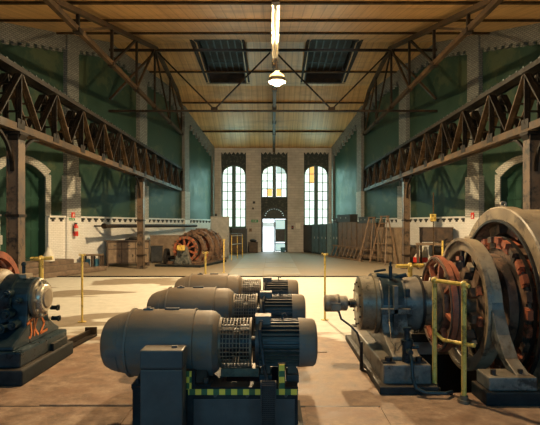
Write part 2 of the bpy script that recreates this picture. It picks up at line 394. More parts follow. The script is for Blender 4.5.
# slanting side walls --------------------------------------------------------
CX, CY = 3.78, 30.2
DX, DY = .3212, .9470            # along-wall direction from the far corner towards the camera
def s_of_y(y): return (CY-y)/DY
def side_wall(sg, nm):
    """local x = distance from the far corner along the wall; inward = local y * t"""
    t = 1 if sg < 0 else -1
    root_rot = atan2(-DY, sg*DX)
    zt = lambda s: roof_z(CY-s*DY)
    S_END = s_of_y(11.0)
    sa0, sa1 = s_of_y(17.22), s_of_y(15.35)     # door opening (inner)
    am = (sa0+sa1)/2; ah = abs(sa1-sa0)/2; zs, rise, zd = 3.42, .42, .55
    def arch(s, ex=0): u = (s-am)/(ah+ex); return zs+ex*.3+(rise+ex*.7)*max(0, 1-u*u)
    def ext(b, poly, y0, y1): return b.prism([(p[0], y0*t, p[1]) for p in poly], (0, (y1-y0)*t, 0))
    def top(a, b, dz=0):
        ss = [a]+[s_of_y(y) for y, _ in reversed(ROOF) if a < s_of_y(y) < b]+[b]
        return [(s, zt(s)+.1+dz) for s in ss]
    w = MB()
    for a, b in ((-.25, sa0), (sa1, S_END+.4)): ext(w, [(b,0),(a,0)]+top(a,b), -.4, 0)
    ks = [sa0+(sa1-sa0)*i/10 for i in range(11)]
    for a, b in zip(ks, ks[1:]): ext(w, [(b,arch(b)),(a,arch(a))]+top(a,b), -.4, 0)
    ext(w, [(sa1,0),(sa0,0),(sa0,zd),(sa1,zd)], -.4, 0)
    W = struct(w.build(nm, 'green_wall', loc=(sg*CX, CY, 0)))
    W.rotation_euler = (0,0,root_rot)
    def part(b, name, mat, **k): return b.build(name, mat, W, loc=(0,0,0), **k)
    # door leaf set back in the arch
    D = MB(); ext(D, [(sa1,zd),(sa0,zd)]+[(s,arch(s)) for s in ks], -.36, -.30)
    door = part(D, 'arched_door', 'green_door')
    for k in range(1, 6):
        s = sa0+(sa1-sa0)*k/6
        b = MB().box(s-.012, s+.012, *sorted((-.30*t, -.285*t)), zd, arch(s)-.02); b.build('door_batten', 'green_door', door, loc=(0,0,0))
    for z in (1.5, 2.6, 3.3):
        MB().box(sa0, sa1, *sorted((-.30*t, -.27*t)), z, z+.1).build('door_rail', 'green_door', door, loc=(0,0,0))
    # brick arch surround
    A = MB()
    for a, b in zip(ks, ks[1:]):
        ext(A, [(a,arch(a)),(b,arch(b)),(am+(b-am)*(ah+.24)/ah, arch(b)+.24), (am+(a-am)*(ah+.24)/ah, arch(a)+.24)], 0, .05)
    for a, b in ((sa0-.24, sa0), (sa1, sa1+.24)): ext(A, [(a,2.02),(b,2.02),(b,3.52),(a,3.52)], 0, .05)
    part(A, 'arch_surround', 'arch_brick')
    # pilasters, at equal spacing
    pil = [s_of_y(y) for y in (18.35, 22.75, 26.75)]
    for s in pil:
        hw_ = .25 if s < 5 else .30; b = MB(); ext(b, [(s-hw_,3.55),(s+hw_,3.55),(s+hw_,zt(s+hw_)+.05),(s-hw_,zt(s-hw_)+.05)], 0, .18 if s < 5 else .20)
        part(b, 'pilaster', 'grey_brick' )
        hv_ = .28 if s < 5 else .37; pj = .22 if s < 5 else .25
        b = MB(); ext(b, [(s-hv_,1.98),(s+hv_,1.98),(s+hv_,3.55),(s-hv_,3.55)], 0, pj-.01); part(b, 'pilaster_base', 'arch_brick')
        b = MB(); ext(b, [(s-hv_,0),(s+hv_,0),(s+hv_,1.98),(s-hv_,1.98)], 0, pj); part(b, 'pilaster_foot', 'white_tile')
    b = MB(); ext(b, [(.02,0),(.22,0),(.22,zt(.22)+.05),(.02,zt(.02)+.05)], 0, .12); part(b, 'pilaster', 'grey_brick')
    # panels between pilasters: stepped border under the roof, tile dado with corbel course
    edges = [.22]+[e for s in reversed(pil) for e in (s-(.25 if s < 5 else .30), s+(.25 if s < 5 else .30))]+[S_END]
    for a, b in zip(edges[0::2], edges[1::2]):
        n = max(3, int(round((b-a)/.34))); st = (b-a)/n
        q = [(b, zt(b)+.05)]+[(x, z-.05) for x, z in reversed(top(a, b)[1:-1])]+[(a, zt(a)+.05)]
        low = []
        for k in range(n):
            s0, s1 = a+k*st, a+(k+1)*st
            zz = min(zt(s0), zt(s1))-.50
            low += [(s0, zz), (s0+st*.5, zz), (s0+st*.5, zz-.16), (s1, zz-.16)]
        B = MB(); ext(B, low+q, 0, .12) ; part(B, 'stepped_border', 'grey_brick')
    dado = [.22]+[e for s in reversed(pil) for e in (s-(.28 if s < 5 else .37), s+(.28 if s < 5 else .37))]+[sa0-.02]
    rng = list(zip(dado[0::2], dado[1::2]))+[(sa1+.02, S_END)]
    for a, b in rng:
        B = MB(); ext(B, [(a,0),(b,0),(b,1.98),(a,1.98)], 0, .14); part(B, 'tile_dado', 'white_tile')
        B = MB(); ext(B, [(a,1.98),(b,1.98),(b,2.04),(a,2.04)], 0, .20); part(B, 'dado_ledge', 'white_tile')
        B = MB(); n = int((b-a)/.36)
        for k in range(n):
            s = a+(k+.5)*(b-a)/n
            ext(B, [(s-.11,1.97),(s+.11,1.97),(s+.11,1.90),(s+.05,1.90),(s+.05,1.83),(s-.05,1.83),(s-.05,1.90),(s-.11,1.90)], .14, .17)
        part(B, 'corbel_course', 'corbel_dark', kind='stuff')
    return W, t
wall_left, tL = side_wall(-1, 'wall_left')
wall_right, tR = side_wall(1, 'wall_right')
def wl(sg, y, inward=0, z=0):
    """world point at depth y on the slanting wall, moved inward"""
    s = s_of_y(y); x = sg*(CX+s*DX); return (x-sg*inward*DY, y-inward*DX, z)
ANG = atan2(DY, DX)     # heading helper
RZL = atan2(DX, DY)     # wall yaw

# walls beside and behind the camera
for sg, nm in ((-1, 'trim_1'), (1, 'trim_2')):
    x = sg*10.29
    struct(MB().box(*sorted((x, x+sg*.4)), -5.2, 11.1, 0, 7.1).build('wall_%s_near' % ('left' if sg < 0 else 'right'), 'green_wall'))
b = MB(); xs = [-10.7, -6.7, -4.3, -1.2, 1.2, 4.3, 6.7, 10.7]
for i in range(0, 7, 2): b.box(xs[i], xs[i+1], -5.4, -5.1, 0, 7)
for i in (1, 3, 5): b.box(xs[i], xs[i+1], -5.4, -5.1, 0, 1.4).box(xs[i], xs[i+1], -5.4, -5.1, 5.1, 7)
wf = struct(b.build('wall_front', 'rear_plaster'))
for i in (1, 3, 5): MB().box(xs[i], xs[i+1], -5.3, -5.25, 1.4, 5.1).build('pane', 'pane_dull', wf)  # glowing panes of the assumed windows, out of view

# far wall ---------------------------------------------------------------------
BAYS = [(-3.27, -1.70), (-.76, .92), (1.95, 3.52)]; FT = 6.45
b = MB(); xs = [-4.2, BAYS[0][0], BAYS[0][1], BAYS[1][0], BAYS[1][1], BAYS[2][0], BAYS[2][1], 4.2]
for i in range(0, 8, 2): b.box(xs[i], xs[i+1], 30.2, 30.5, 0, FT+.1)
for a, c in BAYS: b.box(a, c, 30.2, 30.5, FT-.08, FT+.1)
wall_back = struct(b.build('wall_back', 'far_brick'))
def wpart(b, name, mat, **k): return b.build(name, mat, wall_back, **k)
for i in (2, 4): wpart(MB().box(xs[i]+.08, xs[i+1]-.08, 30.12, 30.2, 0, FT), 'pilaster', 'far_brick')
for a, c in BAYS:
    n = 6; st = (c-a)/n; low = []
    for k in range(n): low += [(a+k*st, 6.30), (a+k*st+st*.5, 6.14), (a+(k+1)*st, 6.30)]
    wpart(MB().prism([(x,30.14,z) for x, z in low]+[(c,30.14,6.45),(a,30.14,6.45)], (0,.08,0)), 'stepped_border', 'far_brick')
def bay_back(a, c, z0, z1, zs, rise):
    """dark recessed panel with an arched opening from z0 up to zs (+rise)"""
    cx = (a+c)/2; hw = (c-a)/2-.03; arch = lambda x: zs+rise*sqrt(max(0, 1-((x-cx)/hw)**2))
    b = MB(); xs_ = [cx-hw+2*hw*i/12 for i in range(13)]
    b.box(a-.05, cx-hw, 30.5, 30.75, 0, 6.6); b.box(cx+hw, c+.05, 30.5, 30.75, 0, 6.6)
    for p, q in zip(xs_, xs_[1:]): b.prism([(p,30.5,arch(p)),(q,30.5,arch(q)),(q,30.5,6.6),(p,30.5,6.6)], (0,.25,0))
    return b, cx, hw, arch
def pane_poly(x0, x1, z0, z1, arch):
    xs_ = [x0+(x1-x0)*i/4 for i in range(5)]; tp = [(x, min(z1, arch(x)-.04)) for x in xs_]
    if max(t[1] for t in tp) < z0+.05: return None
    return [(x0,z0),(x1,z0)]+[(x, max(z, z0+.01)) for x, z in reversed(tp)]
def window(n, a, c, z0, zs, rise, rows, amber):
    b, cx, hw, arch = bay_back(a, c, z0, 0, zs, rise)
    b.box(cx-hw, cx+hw, 30.5, 30.75, 0, z0)
    if n != 2: wpart(b, 'window_recess', 'dark_panel')
    W = MB(); W.box(cx-.12, cx+.12, 30.44, 30.66, z0, arch(cx)-.01)
    W.box(cx-hw-.02, cx+hw+.02, 30.40, 30.62, z0-.08, z0)
    ks = [cx-hw+2*hw*i/16 for i in range(17)]
    for p, q in zip(ks, ks[1:]): W.bar((p,30.55,arch(p)-.02),(q,30.55,arch(q)-.02), .10, .07, (0,1,0))
    for x in (cx-hw+.02, cx+hw-.02): W.box(x-.03, x+.03, 30.5, 30.6, z0, zs)
    win = struct(W.build('window_%d' % n, 'teal_frame'))
    top_z = zs+rise; rh = (top_z-z0)/rows
    for h in (0, 1):
        xa, xb = (cx-hw+.05, cx-.13) if h == 0 else (cx+.13, cx+hw-.05)
        xm = (xa+xb)/2
        MB().box(xm-.022, xm+.022, 30.53, 30.57, z0, max(arch(xm)-.04, z0)).build('glazing_bar', 'teal_frame', win)
        for r in range(rows):
            za, zb = z0+r*rh, z0+(r+1)*rh
            if r: MB().box(xa, xb, 30.53, 30.57, za-.022, za+.022).build('glazing_bar', 'teal_frame', win)
            for ca in (0, 1):
                p, q = (xa, xm-.022) if ca == 0 else (xm+.022, xb)
                poly = pane_poly(p, q, za+.022, zb-.022, arch)
                if poly:
                    m = 'pane_amber' if (h, ca, r) in amber else ('pane_dull' if n == 2 and r == rows-1 and h == 1 else 'pane_day')
                    MB().prism([(x,30.545,z) for x, z in poly], (0,.012,0)).build('pane', m, win)
    return win
window(1, *BAYS[0], 1.60, 4.95, .55, 7, {})
window(3, *BAYS[2], 1.60, 4.95, .55, 7, {(0,1,5),(0,1,6)})
# middle bay: window above, arched door below
a, c = BAYS[1]; cxm = (a+c)/2
window(2, a, c, 3.50, 4.95, .55, 4, {(0,1,0),(1,0,0)})
hw = (c-a)/2-.03; ar = lambda x: 4.95+.55*sqrt(max(0, 1-((x-cxm)/hw)**2))
b = MB(); ks = [cxm-hw+2*hw*i/12 for i in range(13)]
for p, q in zip(ks, ks[1:]): b.prism([(p,30.5,ar(p)),(q,30.5,ar(q)),(q,30.5,6.6),(p,30.5,6.6)], (0,.25,0))
b.box(a, cxm-hw, 30.5, 30.75, 0, 6.6).box(cxm+hw, c, 30.5, 30.75, 0, 6.6)
dz = lambda x: 2.10+.68*sqrt(max(0, 1-((x-cxm)/(hw-.08))**2))
ks = [cxm-hw+.08+2*(hw-.08)*i/14 for i in range(15)]
b.box(cxm-hw, ks[0], 30.5, 30.75, 0, 3.5).box(ks[-1], cxm+hw, 30.5, 30.75, 0, 3.5)
for p, q in zip(ks, ks[1:]): b.prism([(p,30.5,dz(p)),(q,30.5,dz(q)),(q,30.5,3.5),(p,30.5,3.5)], (0,.25,0))
wpart(b, 'door_recess', 'dark_panel')
b = MB()
for x in (cxm-hw+.03, cxm+hw-.03): b.box(x-.06, x+.06, 30.38, 30.55, 0, 2.15)
b.box(cxm-hw, cxm+hw, 30.40, 30.55, 2.08, 2.16)
for p, q in zip(ks, ks[1:]): b.bar((p,30.47,dz(p)+.02),(q,30.47,dz(q)+.02), .14, .09, (0,1,0))
door_1 = struct(b.build('door_1', 'door_iron'))
MB().box(cxm-.03, cxm+.03, 30.46, 30.52, 0, 2.08).build('door_post', 'door_iron', door_1)
b = MB()
for p, q in zip(ks, ks[1:]): b.prism([(p,30.49,2.16),(q,30.49,2.16),(q,30.49,dz(q)-.02),(p,30.49,dz(p)-.02)], (0,.03,0))
fan = b.build('fanlight', 'door_iron', door_1)
dot = None
for k in range(1, 12):
    th = pi*k/12; x = cxm+.60*cos(th); z = 2.16+.57*sin(th)
    if dot is None: dot = MB().box(-.03, .03, -.01, .01, -.018, .018).build('fanlight_pane', 'pane_dull', fan, loc=(x, 30.485, z))
    else: share(dot, fan, (x, 30.485, z))
# right hand leaf: glass above and below a dark panel
lx0, lx1 = cxm+.05, cxm+hw-.09
leaf = MB()
for x in (lx0, lx1-.05): leaf.box(x, x+.05, 30.47, 30.52, .05, 2.06)
for z in (.05, .50, .62, 1.40, 2.0): leaf.box(lx0, lx1, 30.47, 30.52, z, z+.05)
leaf = leaf.build('door_leaf', 'teal_frame', door_1)
MB().box(lx0+.05, lx1-.05, 30.48, 30.5, .67, 1.40).build('door_panel', 'tin_black', leaf)
for z0_, z1_ in ((.1, .5), (1.45, 2.0)): MB().box(lx0+.05, lx1-.05, 30.49, 30.5, z0_, z1_).build('pane', 'pane_dull', leaf)
# the left leaf stands swung outwards
MB().box(cxm-hw+.02, cxm-hw+.07, 30.60, 31.3, .05, 2.06).build('door_leaf', 'teal_frame', door_1)
# bright yard outside
yd = struct(MB().box(-14, 14, 31.0, 60, -.15, -.02).build('ground', 'yard'))
w = thing('yard_wall', 'pale wall of the bright yard seen through the open door', 'wall', (0, 44, 0), world=True)
MB().box(-9, 9, 44, 44.3, -.02, 1.55).build('wall_face', 'yard', w)
MB().box(-9, 9, 43.9, 44.4, 1.55, 1.95).build('coping', 'cabinet_grey', w)

# ================================================================== ROOF TRUSSES
def truss(X, y0, y1, label, m1='truss_steel'):
    T = thing('roof_truss', label, 'roof truss', (X, (y0+y1)/2, 6.7), group='roof trusses', world=True)
    zl = 6.7; zt = lambda y: roof_z(y)-.26
    ys = [y for y in (y0, 12.3, 14.9, 17.6, 20.3, 23.3, 26.2, y1) if y0 <= y <= y1]
    MB().box(X-.06, X+.06, y0, y1, zl-.07, zl+.07).build('bottom_chord', m1, T)
    for a, b in zip(ys, ys[1:]):
        n = [a]+[y for y, _ in ROOF if a < y < b]+[b]
        c = MB()
        for p, q in zip(n, n[1:]): c.bar((X,p,zt(p)), (X,q,zt(q)), .16, .13)
        c.build('top_chord', m1, T)
    for i, y in enumerate(ys[1:-1]):
        MB().box(X-.04, X+.04, y-.04, y+.04, zl, zt(y)).build('post', 'dark_truss', T)
        MB().box(X-.09, X+.09, y-.12, y+.12, zl-.09, zl+.02).build('gusset', 'dark_truss', T)
    k = 0
    for a, b in zip(ys, ys[1:]):
        if b-a < 1: continue
        if b <= 20.5: p, q = (a, zl), (b, zt(b))
        else: p, q = (a, zt(a)), (b, zl)
        MB().bar((X,p[0],p[1]),(X,q[0],q[1]), .07, .07).build('diagonal', m1 if k % 2 else 'dark_truss', T)
        k += 1
    return T
tr_l = truss(-5.0, 10.2, 26.9, 'brown steel roof truss on the left, over the left crane girder')
tr_c = truss(.06, 10.2, 30.2, 'brown steel roof truss down the middle, seen end-on behind the lamp')
tr_r = truss(5.0, 10.2, 26.9, 'brown steel roof truss on the right, over the right crane girder')
# cross frame under the ridge
F = thing('cross_frame', 'slim steel cross frame spanning under the ridge in two V shapes', 'roof bracing', (0, 20.45, 6.7), world=True)
yb = 20.46
MB().box(-7.0, 7.0, yb-.04, yb+.04, 6.52, 6.60).build('bottom_chord', 'dark_truss', F)
MB().box(-7.0, 7.0, yb-.05, yb+.05, 9.10, 9.20).build('top_chord', 'dark_truss', F)
for sg in (-1, 1):
    MB().bar((sg*.12, yb, 9.05), (sg*2.5, yb, 6.62), .07, .06).build('diagonal', 'dark_truss', F)
    MB().bar((sg*4.9, yb, 9.05), (sg*2.5, yb, 6.62), .07, .06).build('diagonal', 'dark_truss', F)
    MB().box(sg*2.5-.14, sg*2.5+.14, yb-.06, yb+.06, 6.52, 6.72).build('gusset', 'dark_truss', F)
    MB().bar((sg*5.1, yb, 9.0), (sg*6.95, yb, 7.05), .10, .09).build('knee_brace', 'truss_steel', F)
# flat bracing down to the far wall
for x, lab in ((-2.5, 'left'), (2.5, 'right')): pass

# lamp
LX, LY, LZ = .12, 14.4, 6.02
H = thing('hanging_lamp', 'bright round lamp glowing under the middle roof truss', 'lamp', (LX, LY, 6.0), world=True)
MB().sphere((LX, LY, LZ), .15, 16, 10).build('bulb', 'bulb', H, smooth=True)
MB().cyl((LX, LY, LZ+.15), (LX, LY, LZ+.30), .05, .07).build('socket', 'lamp_shell', H, smooth=True)
MB().tube([(LX, LY, LZ+.3), (LX, LY, 6.64)], .02).build('drop_rod', 'lamp_shell', H)
def reflector(c, parent):
    x, y, z = c
    MB().lathe((x,y,z), (0,0,1), [(-.035,.25),(.09,.235),(.09,.245),(-.035,.26),(-.035,.25)], 32).build('shade_skirt', 'lamp_shell', parent, smooth=True)
    MB().lathe((x,y,z), (0,0,1), [(.09,.235),(.15,.21),(.22,.13),(.25,.07),(.255,.07),(.225,.135),(.155,.215),(.09,.24),(.09,.235)], 32).build('glass_dome', 'reflector', parent, smooth=True)
reflector((LX, LY, LZ), H)
# the next lamp of the row hangs nearer, above the top edge of the photograph
H2 = dup(H, (LX, 6.6, 5.65), 'second round lamp of the row, hanging nearer above the machines')
for o in H2.children:
    if o.name.startswith('bulb'):
        o.data = o.data.copy(); o.data.materials[0] = MATS['bulb_near']
MB().tube([(0, 0, .6), (0, 0, 1.4)], .02).build('suspension_rod', 'lamp_shell', H2, loc=(0,0,0))
# pale strip put in for the brightly lit bottom chord ahead of the lamp
Bf = thing('light_batten', 'pale batten fitting under the middle truss in front of the lamp', 'light fitting', (.06, 12.6, 6.5), world=True)
MB().box(-.03, .15, 10.6, 14.0, 6.56, 6.625).build('batten_case', 'lamp_shell', Bf)
MB().cyl((.06, 10.7, 6.53), (.06, 13.8, 6.53), .03).build('tube', 'paper', Bf, smooth=True)  # pale rod, part of the bright chord strip; gives no light

# ================================================================== CRANE GIRDERS AND COLUMNS
def girder(sg, y0, y1, label):
    X = sg*5.16; zb, zt = 3.62, 4.78
    G = thing('crane_girder', label, 'crane girder', (X, (y0+y1)/2, zb-.1), group='crane girders', world=True)
    for nm, z in (('bottom_chord', zb), ('top_chord', zt)):
        b = MB().box(X-.17, X+.17, y0, y1, z-.012, z+.012)
        hh = .07 if nm[0] == 'b' else .045
        for dx in (-.16, .16): b.box(X+dx-.012, X+dx+.012, y0, y1, z-hh, z+hh)
        b.box(X-.17, X+.17, y0, y1, z+hh-.015, z+hh+.01)
        b.build(nm, 'truss_steel' if nm[0] == 'b' else 'soot_steel', G)  # bottom chord gets the paler steel: its warm light put into the colour
    MB().box(X-.035, X+.035, y0, y1, zt+.05, zt+.14).box(X-.07, X+.07, y0, y1, zt+.05, zt+.07).build('crane_rail', 'rail_steel', G)
    clip = None; n = int((y1-y0)/.28)
    b = MB()
    for i in range(n): y = y0+.14+i*.28; b.box(X-.14, X+.14, y-.03, y+.03, zt+.05, zt+.10)
    b.build('rail_clips', 'rail_steel', G, kind='stuff')
    pn = 1.542; ys = []; y = .25
    while y < y1+.01:
        if y >= y0-.01: ys.append(y)
        y += pn
    if y1-ys[-1] > .5: ys.append(y1-.05)
    def mem(name, p, q, w, mat):
        b = MB()
        for dx in (-.13, .13):
            b.bar((X+dx, *p), (X+dx, *q), .03, w, (1,0,0)); b.bar((X+dx*.78, *p), (X+dx*.78, *q), .06, .012, (1,0,0))
        # batten plates between the two planes
        for t in (.25, .5, .75):
            m_ = (p[0]+(q[0]-p[0])*t, p[1]+(q[1]-p[1])*t); b.box(X-.13, X+.13, m_[0]-.04, m_[0]+.04, m_[1]-.012, m_[1]+.012)
        return b.build(name, mat, G)
    for i, y in enumerate(ys):
        mem('post', (y, zb+.08), (y, zt-.08), .12, 'soot_steel')
        for dx in (-.17, .17): MB().box(X+dx-.012, X+dx+.012, y-.14, y+.14, zb-.02, zb+.17).build('gusset', 'soot_steel', G)
    for a, b_ in zip(ys, ys[1:]):
        m_ = (a+b_)/2
        mem('diagonal', (a+.03, zt-.1), (m_, zb+.1), .15, 'truss_steel')
        mem('diagonal', (b_-.03, zt-.1), (m_, zb+.1), .15, 'soot_steel')
    return G
girder(-1, .25, 27.2, 'riveted lattice crane girder along the left side of the hall')
girder(1, .25, 26.4, 'riveted lattice crane girder along the right side of the hall')
def column(x, y, label):
    C_ = thing('steel_column', label, 'column', (x, y, 0), group='columns under the crane girders')
    b = MB().box(-.10, .10, -.11, -.09, 0, 3.5).box(-.10, .10, .09, .11, 0, 3.5).box(-.12, -.10, -.13, .13, 0, 3.5).box(.10, .12, -.13, .13, 0, 3.5)
    b.build('shaft', 'column_paint', C_, bevel=.005)
    MB().box(-.2, .2, -.2, .2, 0, .05).build('base_plate', 'column_paint', C_)
    for z in (.5, 1.86):
        MB().box(-.14, .14, -.15, .15, z, z+.05).build('collar', 'dark_truss', C_)
    MB().box(-.17, .17, -.16, .16, 3.48, 3.535).build('cap_plate', 'soot_steel', C_)
    MB().prism([(-.11,-.12,3.36),(-.17,-.12,3.48),(.17,-.12,3.48),(.11,-.12,3.36)], (0,.24,0)).build('capital', 'soot_steel', C_)
    b = MB()
    for k in range(34):
        z = .12+k*.1
        for xx in (-.11, .11): b.lathe((xx, -.13, z), (0,-1,0), [(0,.012),(.008,.009),(.01,1e-5)], 6)
    b.build('rivets', 'column_paint', C_, kind='stuff')
    for sy in (-1, 1):       # curved knee brackets to the girder
        pts = [(0, sy*(.13+.75*(1-cos(a))), 2.75+.78*sin(a)) for a in [pi/2*i/6 for i in range(7)]]
        b = MB()
        for p, q in zip(pts, pts[1:]): b.bar(p, q, .06, .05)
        b.build('knee_bracket', 'soot_steel', C_)
    return C_
c0 = column(-5.09, 9.5, 'near left riveted column at the left edge of the photo')
dup(c0, (-5.16, 18.76, 0), 'far left riveted column by the wooden cabinets')
dup(c0, (5.20, 18.76, 0), 'far right riveted column beside the leaning ladders')
dup(c0, (5.13, 9.5, 0), 'near right riveted column at the right edge, behind the great ring')

# ================================================================== MOTOR-GENERATOR SETS (front middle)
def motor_set(loc, label):
    R = thing('motor_generator', label, 'motor generator', loc, group=None)
    AZ = .70; ax = (1,0,0)
    # bed frame
    b = MB(); b.box(-1.10, .195, -.35, -.24, 0, .42).box(-1.10, .195, .24, .35, 0, .42).box(-1.10, -.98, -.24, .24, .05, .40).box(.08, .195, -.24, .24, .05, .40)
    bed = b.build('bed_frame', 'base_dark', R, bevel=.008)
    for x0, x1 in ((-.72, -.42),):
        MB().box(x0, x1, -.24, .24, .05, .42).build('cross_beam', 'base_dark', R, bevel=.006)
    MB().box(-1.16, .25, -.40, .40, 0, .06).build('base_plate', 'base_dark', R)
    MB().box(-.62, .17, -.356, -.35, .08, .34).build('side_panel', 'box_grey', bed, bevel=.003)
    for x in (-.45, -.2, .1): MB().cyl((x, -.365, .37), (x, -.35, .37), .014, n=6).build('bolt', 'motor_dark', bed)
    MB().box(-1.10, .195, -.36, -.22, .415, .435).build('top_flange', 'base_dark', bed)
    MB().box(-1.0, .0, -.1, .25, .20, .215).build('drip_tray', 'rusty_red', R)
    # tape
    MB().box(-.66, .195, -.366, -.358, .378, .422).build('hazard_tape', 'hazard_tape', R, label='yellow and green chequered tape')
    MB().box(-.68, -.635, -.362, -.35, .42, .56).build('hazard_tape', 'hazard_tape', R)
    MB().box(.045, .09, -.362, -.35, .42, .61).build('hazard_tape', 'hazard_tape', R)
    MB().box(-.70, -.61, -.35, -.30, .42, .56).build('bracket', 'base_dark', R)
    MB().box(.04, .095, -.35, -.30, .42, .61).build('bracket', 'base_dark', R)
    # big barrel
    prof = [(-1.43,1e-4),(-1.43,.12),(-1.42,.165),(-1.395,.20),(-1.34,.230),(-1.26,.252),(-1.21,.264),(-1.19,.278),(-.655,.280),(-.65,.268),(-.53,.268),(-.50,.262),(-.455,.225),(-.445,.19),(-.44,1e-4)]
    brl = MB().lathe((0,0,AZ), ax, prof, 48).build('barrel', 'motor_paint', R, smooth=True)
    for x in (-1.19, -.66): MB().ring((x,0,AZ), ax, .287, .27, .008, 48).build('band', 'motor_paint', brl, smooth=True)
    MB().lathe((0,0,AZ), ax, [(-1.395,.195),(-1.395,.206),(-1.34,.236),(-1.265,.257),(-1.265,.245)], 14, -1.0, -.15).build('inspection_cover', 'motor_paint', brl, smooth=True)
    MB().lathe((0,0,AZ), ax, [(-1.395,.195),(-1.395,.206),(-1.34,.236),(-1.265,.257),(-1.265,.245)], 14, .25, 1.0).build('inspection_cover', 'motor_paint', brl, smooth=True)
    MB().ring((-.565,0,AZ), ax, .283, .2, .075, 14, -.75, 1.0).build('shoulder_cover', 'motor_paint', brl, smooth=True)
    MB().box(-.92, -.80, -.02, .02, AZ+.275, AZ+.292).build('top_lug', 'motor_dark', brl)
    MB().box(-1.10, -1.02, -.03, .03, AZ+.272, AZ+.29).box(-1.075, -1.045, -.02, .02, AZ+.29, AZ+.30).build('lifting_pad', 'motor_paint', brl)
    for x in (-1.02, -.58):
        MB().prism([(x-.07,-.30,.42),(x+.07,-.30,.42),(x+.07,-.30,.455),(x+.04,-.22,.54),(x-.04,-.22,.54),(x-.07,-.30,.455)], (0,.06,0)).build('foot', 'base_dark', R)
        MB().box(x-.09, x+.09, -.34, -.2, .42, .45).build('foot_plate', 'base_dark', R); MB().box(x-.09, x+.09, .2, .34, .42, .45).box(x-.05, x+.05, .16, .24, .45, .56).build('foot', 'base_dark', R)
        for dx in (-.05, .05): MB().cyl((x+dx, -.30, .45), (x+dx, -.30, .485), .018, n=6).build('bolt', 'motor_dark', R)
    # mesh guard over the coupling
    MB().lathe((0,0,AZ), ax, [(-.44,.15),(-.34,.15),(-.33,.12),(-.29,.12),(-.28,.15),(-.2,.15),(-.2,.05),(-.12,.05)], 24).build('coupling', 'soot_black', R, smooth=True)
    g = MB(); rg = .198
    for k in range(34):
        th = 2*pi*k/34; g.bar((-.445, rg*cos(th), AZ+rg*sin(th)), (-.185, rg*cos(th), AZ+rg*sin(th)), .007, .007)
    for k in range(10): g.ring((-.44+.028*k,0,AZ), ax, rg+.005, rg-.003, .0035, 32)
    g.build('mesh_guard', 'cage_metal', R)
    for x in (-.44, -.187): MB().ring((x,0,AZ), ax, rg+.01, rg-.01, .01, 36).build('guard_rim', 'cage_metal', R)
    MB().box(-.44, -.12, -.05, .10, .42, .49).build('guard_stay', 'cage_metal', R)
    # finned motor
    MB().lathe((0,0,AZ), ax, [(-.15,1e-4),(-.15,.10),(-.13,.155),(-.12,.16),(.225,.16)], 32).build('motor_body', 'motor_dark', R, smooth=True)
    f = MB()
    for k in range(30):
        th = 2*pi*(k+.5)/30; c_, s_ = cos(th), sin(th)
        f.bar((-.115, .178*c_, AZ+.178*s_), (.22, .178*c_, AZ+.178*s_), .010, .046, (0, c_, s_))
    f.build('cooling_fins', 'motor_dark', R)
    MB().lathe((0,0,AZ), ax, [(.215,.205),(.335,.198),(.355,.185),(.368,.15),(.370,1e-4)], 36).build('fan_cowl', 'motor_paint', R, smooth=True)
    MB().ring((-.13,0,AZ), ax, .195, .15, .016, 32).build('end_flange', 'motor_dark', R, smooth=True)
    for x in (-.06, .16):
        MB().box(x-.05, x+.05, -.2, .2, .42, .48).prism([(x-.04,-.16,.47),(x+.04,-.16,.47),(x+.03,-.1,.56),(x-.03,-.1,.56)], (0,.32,0)).build('motor_foot', 'motor_dark', R)
    tb = MB().box(-.145, -.02, -.09, .05, AZ+.165, AZ+.225).build('terminal_box', 'motor_paint', R, bevel=.006)
    MB().box(-.15, -.015, -.095, .055, AZ+.225, AZ+.237).build('lid', 'motor_paint', tb)
    MB().cyl((-.10, -.12, AZ+.19), (-.10, -.09, AZ+.19), .02).build('gland', 'motor_dark', tb, smooth=True)
    MB().tube([(.08,0,AZ+.18),(.08,0,AZ+.235),(.10,0,AZ+.245),(.115,0,AZ+.225)], .009).build('lifting_eye', 'motor_dark', R, smooth=True)
    MB().tube([(-.10,-.12,AZ+.19),(-.11,-.19,AZ+.14),(-.09,-.24,AZ),(-.075,-.27,AZ-.12),(-.05,-.33,AZ-.2),(-.04,-.39,.36),(-.04,-.40,.1)], .014).build('cable', 'black_rubber', R, smooth=True)
    return R
Y1 = 4.1
m1 = motor_set((0, Y1, 0), 'nearest of the three grey barrel-shaped motor generators')
m2 = dup(m1, (0, Y1*1.35, 0), 'middle one of the three grey barrel-shaped motor generators')
m3 = dup(m1, (.0, Y1*1.715, 0), 'farthest of the three grey barrel-shaped motor generators')
# control box and perforated tray in front of the first set
B = thing('control_cabinet', 'plain dark grey upright control cabinet before the nearest motor generator', 'cabinet', (-.82, 3.60, 0))
MB().box(-.155, .155, -.08, .085, 0, .635).build('body', 'box_grey', B, bevel=.008)
MB().box(-.158, .158, -.084, .088, .645, .78).build('hood', 'box_grey', B, bevel=.01)
MB().box(.06, .10, -.0, .03, .78, .792).build('lid_stud', 'box_grey', B)
MB().box(-.15, .15, -.075, .08, .632, .648).build('seam', 'soot_black', B)
T = thing('cable_tray', 'perforated upright cable tray before the nearest motor generator', 'cable tray', (-.035, 3.62, 0))
b = MB(); b.box(-.06, -.052, -.02, .03, 0, .52).box(.052, .06, -.02, .03, 0, .52)
for k in range(8): x = -.048+k*.0137; b.box(x-.002, x+.002, -.002, .002, 0, .52)
for k in range(34): z = .005+k*.0155; b.box(-.055, .055, -.002, .002, z-.0035, z+.0035)
b.build('perforated_face', 'motor_dark', T)
MB().box(-.052, .052, .022, .028, 0, .52).build('back_plate', 'soot_black', T)

